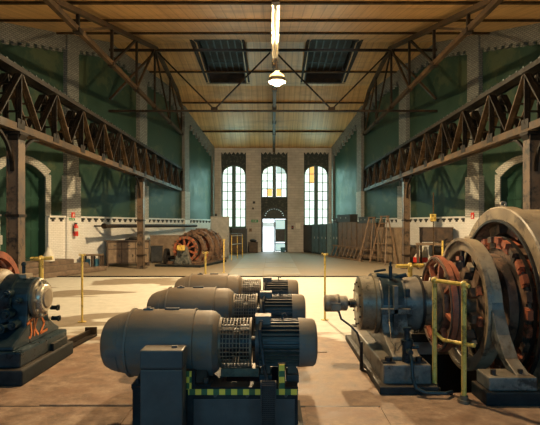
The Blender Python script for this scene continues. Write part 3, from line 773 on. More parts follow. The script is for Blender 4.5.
# ================================================================== PEDESTAL SHAPE
def ped_poly(yc, zc, r, zb, hb, n=10):
    """bearing pedestal outline in the YZ plane: round head, waist, flaring foot"""
    pts = [(yc+r*cos(a), zc+r*sin(a)) for a in [pi*i/n for i in range(n+1)]]
    H_ = zc-zb
    L_ = [(yc-r*.98, zc-.05), (yc-r*1.0, zc-H_*.35), (yc-r*1.12, zc-H_*.6), (yc-hb*.78, zb+.10), (yc-hb, zb+.04), (yc-hb, zb)]
    R_ = [(2*yc-y, z) for y, z in reversed(L_)]
    return pts+L_+R_
def ped(yc, zc, r, zb, hb, x0, x1):
    b = MB(); return b.prism([(x0, y, z) for y, z in ped_poly(yc, zc, r, zb, hb)], (x1-x0, 0, 0))

# ================================================================== GREAT MACHINE ON THE RIGHT
YC, AZ = 5.9, .74
G = thing('great_generator', 'huge rust and grey ring generator with bearing pedestal on the right', 'generator', (2.3, YC, 0), world=True)
ax = (1,0,0); C0 = lambda x: (x, YC, AZ)
# tacho motor
b = MB().lathe(C0(0), ax, [(.63,1e-4),(.63,.085),(.645,.105),(.80,.105),(.80,.092),(.90,.092),(.915,.07),(.915,1e-4)], 20)
tm = b.build('small_motor', 'arch_paint', G, smooth=True)
MB().ring(C0(.80), ax, .112, .09, .012, 20).build('flange', 'oily_steel', tm)
MB().box(.70, .82, YC-.13, YC-.09, AZ-.07, AZ+.02).build('terminal_cover', 'arch_paint', tm, bevel=.004)
MB().cyl(C0(.9), C0(1.06), .035).build('shaft', 'soot_black', G, smooth=True)
MB().cyl(C0(.945), C0(1.01), .055).build('coupling', 'oily_steel', G, smooth=True)
# bearing drums
d1 = MB().lathe(C0(0), ax, [(1.035,1e-4),(1.035,.285),(1.045,.30),(1.05,.325),(1.20,.335),(1.205,.365),(1.25,.365),(1.255,.33),(1.34,.33)], 48).build('end_drum', 'oily_steel', G, smooth=True)
for k in range(12):
    th = 2*pi*k/12; MB().cyl((1.02, YC+.255*cos(th), AZ+.255*sin(th)), (1.036, YC+.255*cos(th), AZ+.255*sin(th)), .012, n=6).build('bolt', 'soot_black', d1)
MB().lathe(C0(1.02), ax, [(0,1e-4),(0,.10),(.016,.12)], 24).build('hub_cap', 'polished', d1, smooth=True)
MB().lathe(C0(0), ax, [(1.50,.30),(1.58,.315),(1.76,.325),(1.775,.30),(1.78,1e-4)], 48).build('bearing_drum', 'pedestal_paint', G, smooth=True)
MB().ring(C0(1.765), ax, .345, .28, .014, 40).build('oil_ring', 'soot_black', G, smooth=True)
# pedestal
pd = ped(YC, AZ, .345, .27, .84, 1.26, 1.56).build('pedestal', 'pedestal_paint', G, bevel=.012)
MB().ring(C0(1.40), ax, .365, .33, .12, 40, pi+.1, 2*pi-.1).build('bearing_cap', 'blue_black', pd, smooth=True)
MB().box(1.24, 1.58, YC-.42, YC-.33, AZ-.06, AZ+.0).box(1.24, 1.58, YC+.33, YC+.42, AZ-.06, AZ).build('joint_flange', 'pedestal_paint', pd, bevel=.006)
MB().box(1.13, 1.62, 4.90, 6.95, .07, .27).build('plinth', 'pedestal_paint', G, bevel=.015)
MB().box(1.07, 1.66, 4.80, 7.1, 0, .08).build('sole_plate', 'base_dark', G, bevel=.01)
for x in (1.20, 1.52):
    for y in (5.0, 6.8):
        bb = MB().box(x-.065, x+.065, y-.05, y+.05, .27, .285).cyl((x,y,.285),(x,y,.325), .035, n=6).build('foundation_bolt', 'soot_black', G)
# web rib on the pedestal front and the oil pump
MB().box(1.385, 1.43, YC-.42, YC-.33, .45, 1.0).build('rib', 'pedestal_paint', pd)
pump = MB().cyl((1.40, 5.02, .27), (1.40, 5.02, .45), .05).cyl((1.40,5.02,.45),(1.40,5.02,.50), .065).build('oil_pump', 'blue_black', G, smooth=True)
MB().cyl((1.40,5.02,.50),(1.40,5.02,.60), .03).cyl((1.40,5.02,.60),(1.40,5.02,.63), .045).build('pump_head', 'blue_black', pump, smooth=True)
MB().cyl((1.40,4.96,.40),(1.40,4.88,.40), .028).build('valve', 'blue_black', pump, smooth=True)
MB().cyl((1.45,5.02,.42),(1.52,5.02,.42), .018).build('valve', 'blue_black', pump, smooth=True)
MB().tube([(1.40,4.90,.40),(1.40,4.84,.33),(1.40,4.80,.16),(1.42,4.76,.08),(1.50,4.72,.05),(1.70,4.70,.05),(1.78,4.78,.04),(1.80,4.9,-.1)], .018).build('oil_pipe', 'blue_black', G, smooth=True)
MB().tube([(1.33,5.5,1.0),(1.31,5.42,.8),(1.30,5.36,.62),(1.27,5.15,.45),(1.31,5.06,.38),(1.38,5.02,.52)], .007).build('copper_pipe', 'oily_steel', G, smooth=True)
# lever and oilers over the bearing
b = MB().cyl((1.40,YC-.18,AZ+.33),(1.40,YC-.18,AZ+.47), .022).cyl((1.40,YC-.18,AZ+.47),(1.40,YC-.18,AZ+.52), .012)
b.build('lever_post', 'blue_black', G, smooth=True)
MB().cyl((1.25,YC-.12,AZ+.36),(1.39,YC-.14,AZ+.34), .026).build('oiler', 'blue_black', G, smooth=True)
MB().cyl((1.45,YC-.14,AZ+.33),(1.60,YC-.12,AZ+.36), .026).build('oiler', 'blue_black', G, smooth=True)
MB().cyl((1.22,YC-.12,AZ+.40),(1.36,YC-.10,AZ+.42), .014).build('oiler_pipe', 'blue_black', G, smooth=True)
MB().box(1.54, 1.59, YC-.34, YC-.27, AZ+.12, AZ+.22).build('oil_gauge', 'blue_black', G, bevel=.01)
# cable from the tacho motor
MB().tube([(.79,YC-.11,AZ-.07),(.82,YC-.13,AZ-.17),(.92,YC-.16,AZ-.24),(1.0,YC-.2,AZ-.32),(1.03,YC-.26,AZ-.45),(1.03,YC-.3,.05)], .013).build('cable', 'black_rubber', G, smooth=True)
MB().tube([(1.03,YC-.3,.34),(1.03,YC-.3,.02),(1.10,YC-.42,.02)], .020).build('conduit', 'soot_black', G, smooth=True)
# shaft
MB().lathe(C0(0), ax, [(1.77,1e-4),(1.77,.27),(2.02,.27),(2.02,.22),(2.3,.22),(2.3,.18),(4.3,.18)], 40).build('main_shaft', 'oily_steel', G, smooth=True)
# slip rings
for x, ro, ri in ((2.03, .585, .50), (2.13, .53, .44)):
    sr = MB().ring(C0(x), ax, ro, ri, .028, 56).build('slip_ring', 'rusty_red', G, smooth=True)
    MB().ring(C0(x-.035), ax, ro-.02, ro-.04, .012, 56).build('ring_lip', 'dusty_brown', sr, smooth=True)
    for k in range(8):
        th = 2*pi*(k+.3)/8
        MB().bar((x, YC+.2*cos(th), AZ+.2*sin(th)), (x, YC+(ri+.01)*cos(th), AZ+(ri+.01)*sin(th)), .04, .06, ax).build('spoke', 'rusty_red', sr)
    for k in range(16):
        th = 2*pi*(k+.1)/16; q = (YC+(ro-.042)*cos(th), AZ+(ro-.042)*sin(th))
        MB().cyl((x-.05, *q), (x-.028, *q), .016, n=6).build('bolt', 'dusty_brown', sr)
MB().ring(C0(2.04), ax, .33, .22, .05, 40).build('ring_hub', 'dusty_brown', G, smooth=True)
# grey brush arch with its feet
XA0, XA1 = 2.32, 2.46; XM = (XA0+XA1)/2; HA = (XA1-XA0)/2
ar_ = MB().ring(C0(XM), ax, .79, .645, HA, 64).build('brush_arch', 'arch_paint', G, smooth=True, bevel=.012)
MB().ring(C0(XA0-.01), ax, .80, .765, .02, 64).build('arch_rim', 'arch_paint', ar_, smooth=True)
for sg in (-1, 1):
    b = MB(); y = lambda v: YC+sg*v
    b.prism([(XA0,y(.72),AZ+.32),(XA0,y(.80),AZ+.06),(XA0,y(.93),.56),(XA0,y(1.10),.36),(XA0,y(1.33),.26),(XA0,y(1.13),.26),(XA0,y(.98),.33),(XA0,y(.78),.50),(XA0,y(.66),AZ)], (XA1-XA0,0,0))
    b.build('arch_leg', 'arch_paint' if sg > 0 else 'pedestal_paint', ar_, bevel=.012)
    y0, y1 = sorted((YC+sg*1.08, YC+sg*1.37))
    MB().box(2.04, 2.50, y0, y1, .13, .26).build('foot_block', 'pedestal_paint', G, bevel=.015)
    MB().box(2.0, 2.54, y0-.03, y1+.03, 0, .13).build('foot_block', 'base_dark', G, bevel=.012)
    for xx in (2.12, 2.38): MB().cyl((xx, YC+sg*1.28, .26), (xx, YC+sg*1.28, .31), .025, n=6).build('foundation_bolt', 'soot_black', G)
# brush gear inside the arch
for k in range(10):
    th = 2*pi*(k+.35)/10; c_, s_ = cos(th), sin(th)
    br = MB().bar((XM-.04, YC+.36*c_, AZ+.36*s_), (XM-.04, YC+.66*c_, AZ+.66*s_), .035, .035, ax).build('brush_arm', 'soot_black', G)
    MB().bar((XM-.1, YC+.40*c_, AZ+.40*s_), (XM-.1, YC+.50*c_, AZ+.50*s_), .10, .09, ax).build('brush_holder', 'dusty_brown', br)
    MB().bar((XM-.08, YC+.55*c_-.05*s_, AZ+.55*s_+.05*c_), (XM-.08, YC+.55*c_+.05*s_, AZ+.55*s_-.05*c_), .05, .05, ax).build('brush_clamp', 'arch_paint' if k % 3 == 0 else 'rusty_red', br)
MB().ring(C0(2.52), ax, .46, .2, .10, 48).build('commutator', 'dusty_brown', G, smooth=True)
# armature drum
MB().ring(C0(2.66), ax, .61, .46, .05, 56).build('armature_end_ring', 'dusty_brown', G, smooth=True)
MB().ring(C0(2.70), ax, .58, .2, .04, 56).build('armature_web', 'soot_black', G, smooth=True)
arm = MB().ring(C0(3.05), ax, .74, .3, .30, 56).build('armature_drum', 'dusty_brown', G, smooth=True)
coil = None
for k in range(26):
    th = 2*pi*k/26
    b = MB(); c_, s_ = cos(th), sin(th); r0, r1 = .66, .80
    b.bar((2.73, YC+.74*c_, AZ+.74*s_), (3.30, YC+.74*c_, AZ+.74*s_), .125, .12, (0,c_,s_))
    b.bar((2.70, YC+.78*c_, AZ+.78*s_), (2.80, YC+.78*c_, AZ+.78*s_), .10, .07, (0,c_,s_))
    b.build('coil', 'rusty_red' if k % 3 else 'dusty_brown', arm)
for x in (2.78, 2.98, 3.18): MB().ring(C0(x), ax, .825, .79, .02, 56).build('binding_band', 'soot_black', arm, smooth=True)
# stator frame
XS = 2.75
st = MB().lathe(C0(0), ax, [(XS,1.005),(XS,1.17),(XS+.015,1.185),(XS+.15,1.185),(XS+.16,1.15),(XS+.95,1.15),(XS+.96,1.185),(XS+1.1,1.185),(XS+1.1,1.005),(XS,1.005)], 72).build('stator_frame', 'arch_paint', G, smooth=True)
MB().ring(C0(XS-.012), ax, 1.03, 1.0, .02, 72).build('inner_lip', 'soot_black', st, smooth=True)
for sg in (-1, 1):
    y0, y1 = sorted((YC+sg*1.12, YC+sg*1.26))
    MB().box(XS-.0, XS+.15, y0, y1, AZ+.02, AZ+.16).build('joint_lug', 'arch_paint', st, bevel=.01)
    MB().box(XS+.05, XS+1.05, *sorted((YC+sg*.95, YC+sg*1.40)), 0, .3).build('stator_foot', 'pedestal_paint', st, bevel=.02)
MB().box(XS-.03, XS+.02, YC+.72, YC+.93, AZ+.62, AZ+.80).build('clamp_plate', 'arch_paint', st, bevel=.01)
MB().cyl((XS+.08,YC,AZ+1.17),(XS+.08,YC,AZ+1.20), .04, .03).ring((XS+.08,YC,AZ+1.215), (0,1,0), .038, .018, .015, 16).build('lifting_eye', 'arch_paint', st, smooth=True)
for k in range(12):
    th = 2*pi*(k+.5)/12; c_, s_ = cos(th), sin(th)
    pl = MB().bar((XS+.16, YC+.93*c_, AZ+.93*s_), (XS+.9, YC+.93*c_, AZ+.93*s_), .20, .16, (0,c_,s_)).build('field_pole', 'soot_black', st)
    MB().bar((XS+.08, YC+.91*c_, AZ+.91*s_), (XS+.18, YC+.91*c_, AZ+.91*s_), .27, .12, (0,c_,s_)).build('pole_coil', 'rusty_red' if k % 2 else 'dusty_brown', pl)
# yellow railing by the pit
R = thing('pit_railing', 'yellow pipe railing with two posts at the pit edge', 'railing', (1.74, 4.7, 0), world=True)
for x, y, zt_ in ((1.66, 4.93, 1.13), (1.83, 4.60, 1.13)):
    p = MB().cyl((x,y,0),(x,y,zt_), .024).build('post', 'yellow_paint', R, smooth=True)
    MB().sphere((x,y,zt_), .036).build('knob', 'yellow_paint', p, smooth=True)
    MB().cyl((x,y,0),(x,y,.03), .06).cyl((x,y,.03),(x,y,.07), .038).build('post_foot', 'oily_steel', p, smooth=True)
MB().tube([(1.66,4.93,1.13),(1.83,4.60,1.13),(1.86,4.55,1.12)], .021).build('rail', 'yellow_paint', R, smooth=True)
MB().tube([(1.66,4.93,.60),(1.72,4.84,.54),(1.83,4.60,.56),(1.89,4.50,.57)], .019).build('rail', 'yellow_paint', R, smooth=True)

# ================================================================== MACHINE ON THE LEFT
YL, ZL = 5.72, .83
M = thing('left_generator', 'blue-black bearing pedestal with rusty ring at the left edge', 'generator', (-3.1, YL, 0), world=True)
pb = ped(YL, ZL, .25, .34, .56, -3.16, -2.80).build('pedestal', 'blue_black', M, bevel=.014)
CL = lambda x: (x, YL, ZL)
MB().lathe(CL(0), ax, [(-2.82,.23),(-2.76,.235),(-2.745,.22),(-2.745,1e-4)], 36).build('end_flange', 'oily_steel', M, smooth=True)
MB().lathe(CL(0), ax, [(-2.745,.17),(-2.705,.165),(-2.69,.15),(-2.69,.12),(-2.70,.115)], 36).build('end_cap', 'polished', M, smooth=True)
MB().lathe(CL(0), ax, [(-2.70,.118),(-2.675,.105),(-2.67,1e-4)], 36).build('shaft_end', 'arch_paint', M, smooth=True)
for k in range(10):
    th = 2*pi*k/10; MB().cyl((-2.745, YL+.20*cos(th), ZL+.20*sin(th)), (-2.722, YL+.20*cos(th), ZL+.20*sin(th)), .016, n=6).build('bolt', 'polished', M)
MB().ring(CL(-3.05), ax, .29, .24, .07, 36, pi-.3, 2*pi+.3).build('cap_rib', 'blue_black', M, smooth=True)
MB().box(-3.0, -2.9, YL-.08, YL+.08, ZL+.24, ZL+.29).build('oiler_cap', 'arch_paint', M, bevel=.006)
MB().cyl((-2.98,YL+.02,ZL+.26),(-2.98,YL+.02,ZL+.38), .02).sphere((-2.98,YL+.02,ZL+.40), .03).build('oiler', 'blue_black', M, smooth=True)
# fittings on the face towards the camera
for x, z, r, l in ((-2.98,.70,.06,.14), (-3.02,.55,.055,.12), (-2.90,.58,.045,.10), (-3.0,.92,.045,.08), (-3.08,.42,.04,.1), (-2.88,.84,.03,.08)):
    y0 = YL-.24 if z > .6 else YL-.30
    f = MB().cyl((x, y0-l, z), (x, y0+.08, z), r, n=14).build('fitting', 'blue_black', M, smooth=True)
    MB().cyl((x, y0-l-.03, z), (x, y0-l, z), r*.6, n=6).build('bolt_head', 'blue_black', f)
MB().tube([(-3.0,YL-.38,.92),(-3.06,YL-.45,.8),(-3.1,YL-.5,.6),(-3.1,YL-.6,.4)], .016).build('oil_pipe', 'blue_black', M, smooth=True)
for z, dy in ((.66,.33),(.52,.36)):
    MB().cyl((-2.80,YL+dy,z),(-2.70,YL+dy,z), .028).cyl((-2.72,YL+dy,z),(-2.70,YL+dy,z), .04, n=6).build('drain_plug', 'blue_black', M, smooth=True)
MB().box(-3.5, -2.70, YL-.60, YL+.58, .17, .34).build('plinth', 'blue_black', M, bevel=.02)
MB().box(-3.6, -2.64, YL-.67, YL+.64, 0, .17).build('plinth', 'base_dark', M, bevel=.02)
MB().box(-2.72, -2.66, YL+.1, YL+.5, .17, .26).build('step', 'base_dark', M, bevel=.008)
# painted signs K Σ in orange strokes on the side of the pedestal
def stroke(pts, w=.020):
    b = MB()
    for (y0, z0), (y1, z1) in zip(pts, pts[1:]): b.bar((-2.797, y0, z0), (-2.797, y1, z1), .006, w, (0, -(z1-z0), (y1-y0)))
    return b
yy0 = YL-.22; zz0 = .40
letters = [
    [[(0,.01),(.03,0),(.05,.04),(.03,.14)], [(-.03,.12),(.08,.15)]],                                   # J with a bar
    [[(.10,0),(.10,.15)], [(.10,.07),(.17,.15)], [(.10,.07),(.18,-.005)]],                             # K
    [[(.36,.15),(.23,.145),(.30,.075),(.22,0),(.36,.005)]],                                            # sigma
]
for L_ in letters:
    b = MB()
    for st_ in L_:
        q = stroke([(yy0+y*1.25, zz0+z*1.4) for y, z in st_], .028); b.add(q.v, q.f)
    b.build('painted_letter', 'orange_mark', pb)
# rings beyond the pedestal
MB().lathe(CL(0), ax, [(-3.14,.20),(-3.16,.30),(-3.19,.33),(-3.22,.35),(-3.26,.35),(-3.26,.20)], 40).build('shaft_drum', 'arch_paint', M, smooth=True)
MB().cyl(CL(-4.6), CL(-3.16), .16, n=20).build('main_shaft', 'oily_steel', M, smooth=True)
rr_ = MB().ring(CL(-3.32), ax, .56, .48, .035, 56).build('slip_ring', 'rusty_red', M, smooth=True)
MB().ring(CL(-3.42), ax, .52, .44, .035, 56).build('slip_ring', 'rusty_red', M, smooth=True)
for k in range(8):
    th = 2*pi*k/8; MB().bar((-3.32, YL+.15*cos(th), ZL+.15*sin(th)), (-3.32, YL+.5*cos(th), ZL+.5*sin(th)), .05, .05, ax).build('spoke', 'rusty_red', rr_)
MB().ring(CL(-4.0), ax, .80, .66, .1, 56).build('brush_arch', 'rusty_red', M, smooth=True)
for sg in (-1, 1): MB().box(-4.2, -3.8, *sorted((YL+sg*.6, YL+sg*.9)), 0, .35).build('foot_block', 'base_dark', M, bevel=.02)
# steel channel lying on the floor beside it
K = thing('floor_channel', 'narrow dark steel channel lying on the floor by the left pedestal', 'steel bar', (-2.8, 6.9, 0), world=True)
MB().bar((-2.86,6.45,.05),(-2.80,7.35,.05), .04, .10).build('channel_web', 'dark_truss', K)
MB().bar((-2.80,6.45,.02),(-2.74,7.35,.02), .10, .03).build('channel_flange', 'dark_truss', K)
MB().bar((-2.87,7.34,.07),(-2.70,7.36,.07), .04, .13).build('end_plate', 'truss_steel', K)

# ================================================================== YELLOW STANCHIONS
def stanchion(loc, label, h=1.19, wing=.10, ring_=True):
    S = thing('stanchion', label, 'barrier post', loc, group='yellow barrier posts')
    MB().cyl((0,0,0),(0,0,h-.03), .019, n=10).build('post', 'yellow_paint', S, smooth=True)
    MB().cyl((0,0,0),(0,0,.012), .07, n=16).build('foot', 'yellow_paint', S, smooth=True)
    MB().cyl((0,0,h-.03),(0,0,h), .03, .024).build('cap', 'yellow_paint', S, smooth=True)
    for sg in (-1, 1): MB().ring((sg*.038,0,h-.012), (0,1,0), .022, .012, .006, 12).build('chain_eye', 'yellow_paint', S, smooth=True)
    return S
s0 = stanchion((-3.34, 8.4, 0), 'thin yellow barrier post right of the left pedestal')
dup(s0, (.93, 8.6, 0), 'thin yellow barrier post standing left of the small encoder motor')
dup(s0, (-1.28, 9.1, 0), 'thin yellow barrier post rising behind the farthest motor generator')
dup(s0, (-1.74, 17.0, 0), 'thin yellow barrier post at the right end of the back generator')
F = thing('far_railing', 'low yellow railing before the grey cabinet near the far wall', 'railing', (-1.7, 23.8, 0), world=True)
for x, y in ((-2.0, 23.2), (-1.80, 24.2), (-1.58, 24.8)):
    MB().cyl((x,y,0),(x,y,1.2), .020, n=8).build('post', 'yellow_paint', F, smooth=True)
for z in (.75, 1.17): MB().tube([(-2.0,23.2,z),(-1.80,24.2,z),(-1.58,24.8,z)], .018, 6).build('rail', 'cabinet_grey', F)
def tee_post(loc, label, h, hw):
    S = thing('handle_post', label, 'valve post', loc)
    MB().cyl((0,0,0),(0,0,h), .035, n=12).build('post', 'yellow_paint', S, smooth=True)
    hd = MB().cyl((-hw,.0,h+.01),(hw,.03,h+.02), .03, n=10).sphere((0,0,h+.02), .045, 10, 6).build('handle', 'yellow_paint', S, smooth=True)
    MB().cyl((0,-hw*.5,h+.015),(0,hw*.5,h+.015), .02, n=8).build('cross_bar', 'yellow_paint', hd, smooth=True)
    return S
tee_post((-3.55, 7.35, 0), 'yellow post with cross handle behind the left pedestal', 1.17, .16)
tee_post((2.13, 7.46, 0), 'yellow post with cross handle behind the right bearing pedestal', 1.05, .22)

# ================================================================== BACK LEFT GENERATOR
Q = thing('back_generator', 'rusty open generator with spoked end wheel before the far left cabinets', 'generator', (-3.62, 19.6, 0), rz=radians(-14))
Q.scale = (.87, .87, .87)
YG = 0; zc = .80
MB().box(-1.35, .95, -.35, 3.2, 0, .12).build('bed_plate', 'base_dark', Q, bevel=.02)
MB().box(-.85, .85, -.1, 3.0, .12, .24).build('bed_plate', 'dusty_brown', Q)
ay = (0,1,0)
MB().prism([(-.42,-.28,.12),(.42,-.28,.12),(.17,-.28,.95),(-.17,-.28,.95)], (0,.26,0)).build('pedestal', 'pedestal_paint', Q, bevel=.02)
MB().cyl((0,-.42,zc),(0,3.2,zc), .11, n=16).build('shaft', 'oily_steel', Q, smooth=True)
MB().box(-.17, .17, -.46, -.30, .78, 1.02).build('bearing_cover', 'yellow_paint', Q, bevel=.015, label='yellow bearing cover')
def spoked(y, ro, ri, n, nm, mat):
    w = MB().ring((0,y,zc), ay, ro, ri, .06, 40).build(nm, mat, Q, smooth=True)
    for k in range(n):
        th = 2*pi*(k+.5)/n; MB().bar((.12*cos(th),y,zc+.12*sin(th)),(ri*cos(th),y,zc+ri*sin(th)), .08, .08, ay).build('spoke', mat, w)
    for k in range(2*n):
        th = 2*pi*k/(2*n); MB().box(ro*cos(th)-.05-0, ro*cos(th)+.05, y-.09, y+.0, zc+(ro-.06)*sin(th)-.05, zc+(ro-.06)*sin(th)+.05).build('brush_holder', 'dusty_brown', w)
    return w
spoked(.12, .62, .50, 9, 'end_wheel', 'rusty_red')
MB().ring((0,.35,zc), ay, .60, .2, .10, 40).build('commutator', 'soot_black', Q, smooth=True)
for y, ro, ri, m_ in ((.72,.78,.62,'dusty_brown'), (1.05,.66,.3,'rusty_red'), (1.45,.92,.74,'dusty_brown'), (1.72,.80,.4,'rusty_red'), (2.1,.98,.80,'dusty_brown'), (2.45,.82,.4,'dusty_brown'), (2.8,.92,.74,'dusty_brown')):
    g = MB().ring((0,y,zc), ay, ro, ri, .10, 44).build('field_ring', m_, Q, smooth=True)
    if ri > .5:
        for k in range(14):
            th = 2*pi*k/14; MB().box((ro-.02)*cos(th)-.045, (ro-.02)*cos(th)+.045, y-.16, y+.16, zc+(ro-.02)*sin(th)-.045, zc+(ro-.02)*sin(th)+.045).build('lug', 'dusty_brown', g)
MB().ring((-.95,.1,.42), (1,.2,0), .42, .28, .07, 28).build('side_wheel', 'soot_black', Q, smooth=True)
MB().cyl((-1.0,.1,.42),(-.5,.1,.42), .08).build('side_shaft', 'soot_black', Q, smooth=True)

# ================================================================== THINGS ALONG THE LEFT WALL
def cab(name, label, cat, loc, rz, w, d, h, doors, mat, legs=.0, top_over=.0, handle='tin_black', group=None, plank=False):
    c = thing(name, label, cat, loc, rz, group)
    MB().box(-w/2, w/2, -d/2, d/2, legs, h).build('body', {'locker_brown': 'wood_dark', 'locker_teal': 'tin_black'}.get(mat, mat), c, bevel=.008)
    if legs:
        for sx in (-1,1):
            for sy in (-1,1): MB().box(sx*(w/2-.05)-.03, sx*(w/2-.05)+.03, sy*(d/2-.05)-.03, sy*(d/2-.05)+.03, 0, legs).build('leg', mat, c)
    if top_over: MB().box(-w/2-top_over, w/2+top_over, -d/2-top_over, d/2+top_over, h, h+.035).build('top', mat, c, bevel=.006)
    if plank:
        for k in range(doors):
            x0 = -w/2+w*k/doors; MB().box(x0+.008, x0+w/doors-.008, -d/2-.018, -d/2, legs+.03, h-.03).build('plank', mat, c)
        return c
    for k in range(doors):
        x0 = -w/2+w*k/doors; x1 = x0+w/doors
        dd = MB().box(x0+.022, x1-.022, -d/2-.025, -d/2, legs+.04, h-.03).build('door', mat, c, bevel=.004)
        MB().box(x1-.07, x1-.05, -d/2-.04, -d/2-.018, (legs+h)/2, (legs+h)/2+.12).build('handle', handle, dd)
    return c
RZ_L = atan2(DY, DX)-pi/2-0   # so that local -y faces into the hall from the left wall
def wallrot(sg): return atan2(DX, DY)*(-1 if False else 1) if False else (pi/2-atan2(DX, DY) if sg < 0 else -pi/2+atan2(DX, DY))
RL, RR = wallrot(-1), wallrot(1)
# long wooden workbench cabinet (frontal)
W1 = thing('workbench_cabinet', 'weathered wooden workbench cabinet against the left tile wall', 'cabinet', (-6.05, 20.0, 0), rz=radians(22))
W1.scale = (.84, .9, 1)
MB().box(-1.0, 1.0, -.4, .4, .12, 1.02).build('body', 'wood_dark', W1, bevel=.01)
MB().box(-1.06, 1.06, -.46, .46, 1.02, 1.07).build('top', 'wood_dark', W1, bevel=.008)
for x in (-.95, .95):
    for y in (-.35, .35): MB().box(x-.05, x+.05, y-.05, y+.05, 0, .12).build('leg', 'wood_dark', W1)
for k in range(3):
    x0 = -.96+k*.64; d_ = MB().box(x0+.02, x0+.62, -.42, -.40, .16, .70).build('door', 'wood_brown', W1, bevel=.004)
    MB().box(x0+.5, x0+.53, -.45, -.42, .4, .5).build('handle', 'tin_black', d_)
    d_ = MB().box(x0+.02, x0+.62, -.42, -.40, .74, .98).build('drawer', 'wood_brown', W1, bevel=.004)
    MB().box(x0+.27, x0+.37, -.45, -.42, .85, .88).build('handle', 'tin_black', d_)
o = thing('tool_heap', 'black cloth-like heap of parts on top of the workbench cabinet', 'scrap', (-5.80, 20.05, 1.07))
MB().sphere((0,0,.08), .22, 10, 6, .35).sphere((.25,.05,.07), .16, 10, 6, .4).box(-.35,-.1,-.1,.1,0,.07).build('parts', 'tin_black', o, smooth=True)
o = cab('side_cabinet', 'small black cabinet between the workbench and the plank locker', 'cabinet', (-5.25, 21.7, 0), radians(10), .5, .5, .72, 1, 'tin_black', .05, .02)
cab('plank_locker', 'brown planked wooden locker behind the back generator', 'locker', (-4.95, 22.9, 0), radians(12), 1.75, .5, 1.18, 8, 'wood_brown', .06, .02, plank=True)
# low table with bottles under it
t = thing('side_table', 'small dark table by the left pilaster with blue cans beneath', 'table', (-6.95, 18.55, 0), rz=radians(8))
MB().box(-.36, .36, -.25, .25, .52, .57).build('top', 'wood_brown', t, bevel=.006)
for x in (-.32, 0, .32):
    for y in (-.2, .2): MB().box(x-.035, x+.035, y-.03, y+.03, 0, .52).build('leg', 'wood_dark', t)
MB().box(-.3, .3, -.2, .2, .06, .09).build('shelf', 'wood_dark', t)
for i, x in enumerate((-.18, .16)):
    p = thing('oil_can', ('left' if i == 0 else 'right')+' blue can standing under the small dark table', 'can', (-6.95+x, 18.5, .09))
    MB().cyl((0,0,0),(0,0,.30), .09, n=16).build('can_body', 'blue_plastic', p, smooth=True)
    MB().cyl((0,0,.30),(0,0,.34), .03, n=10).build('spout', 'paper', p, smooth=True)
# pipe rail along the wall
p = thing('wall_pipe', 'long dark pipe on brackets along the left wall at dado height', 'pipe', wl(-1, 21.2, .7, 1.62), world=True)
a_ = Vector(wl(-1, 18.9, 1.15, 1.66)); b_ = Vector(wl(-1, 27.2, .5, 1.66))
MB().cyl(a_, b_, .075, n=12).build('pipe', 'dark_truss', p, smooth=True)
MB().cyl(a_-(b_-a_).normalized()*.03, a_+(b_-a_).normalized()*.06, .11, n=12).build('flange', 'dark_truss', p, smooth=True)
for t_ in (.12, .37, .62, .87):
    q = a_.lerp(b_, t_); MB().bar(q, q+Vector((-1.1,-.05,0)), .05, .06).build('bracket', 'dark_truss', p)
# steps to the left door
s = thing('door_steps', 'worn stone steps up to the green left door', 'steps', wl(-1, 16.6, .6), rz=RL)
MB().box(-1.6, 1.05, -.35, .45, 0, .48).build('step', 'stone_step', s, bevel=.03)
MB().box(-1.75, 1.45, -.65, -.35, 0, .34).build('step', 'stone_step', s, bevel=.03)
MB().box(1.05, 1.9, -.35, .30, 0, .22).build('step', 'stone_step', s, bevel=.03)
MB().box(-1.9, 2.05, -.98, -.65, 0, .16).build('step', 'stone_step', s, bevel=.03)
s2 = thing('door_steps', 'worn stone steps up to the green right door', 'steps', wl(1, 16.6, .6), rz=RR)
MB().box(-1.05, 1.6, -.35, .45, 0, .48).box(-1.45, 1.75, -.65, -.35, 0, .34).build('step', 'stone_step', s2, bevel=.03)
o = thing('cloth_bag', 'pale cloth bag slumped on the steps behind the near left column', 'bag', (wl(-1, 16.55, .85)[0], wl(-1, 16.55, .85)[1], .48))
MB().lathe((0,0,0), (0,0,1), [(0,1e-4),(0,.20),(.15,.19),(.35,.10),(.45,.05),(.47,1e-4)], 12).build('bag', 'paper', o, smooth=True)
# extinguisher and signs on the first left pilaster
ex_ = wl(-1, 18.30, .25+.12, 1.28)
e = thing('fire_extinguisher', 'red fire extinguisher hanging on the white tiled left pilaster', 'extinguisher', ex_, rz=RL)
MB().lathe((0,0,0), (0,0,1), [(0,1e-4),(0,.075),(.02,.085),(.36,.085),(.42,.05),(.45,.03),(.45,1e-4)], 20).build('cylinder', 'red_paint', e, smooth=True)
MB().box(-.05,.05,-.03,.03,.45,.50).box(-.1,-.02,-.02,.02,.49,.51).build('valve', 'tin_black', e)
MB().tube([(-.05,0,.47),(-.12,-.02,.42),(-.13,-.02,.2),(-.10,-.03,.08)], .012).build('hose', 'black_rubber', e, smooth=True)
MB().ring((0,0,.24), (0,0,1), .0875, .08, .06, 14, 0, 2*pi).build('label_band', 'paper', e, smooth=True)
MB().box(-.04,.04,.08,.11,.1,.4).build('wall_bracket', 'tin_black', e)
def plate(name, label, cat, sg, y, z, w, h, mat, inw=.262, extra=None):
    pt = wl(sg, y, inw, z); o = thing(name, label, cat, pt, rz=RL if sg < 0 else RR)
    MB().box(-w/2, w/2, -.008, .012, 0, h).build('plate', mat, o, bevel=.003)
    if extra: extra(o)
    return o
def flame(o):
    MB().prism([(-.05,-.010,.04),(.03,-.010,.04),(.05,-.010,.10),(.01,-.010,.17),(-.02,-.010,.10)], (0,-.004,0)).build('symbol', 'paper', o)
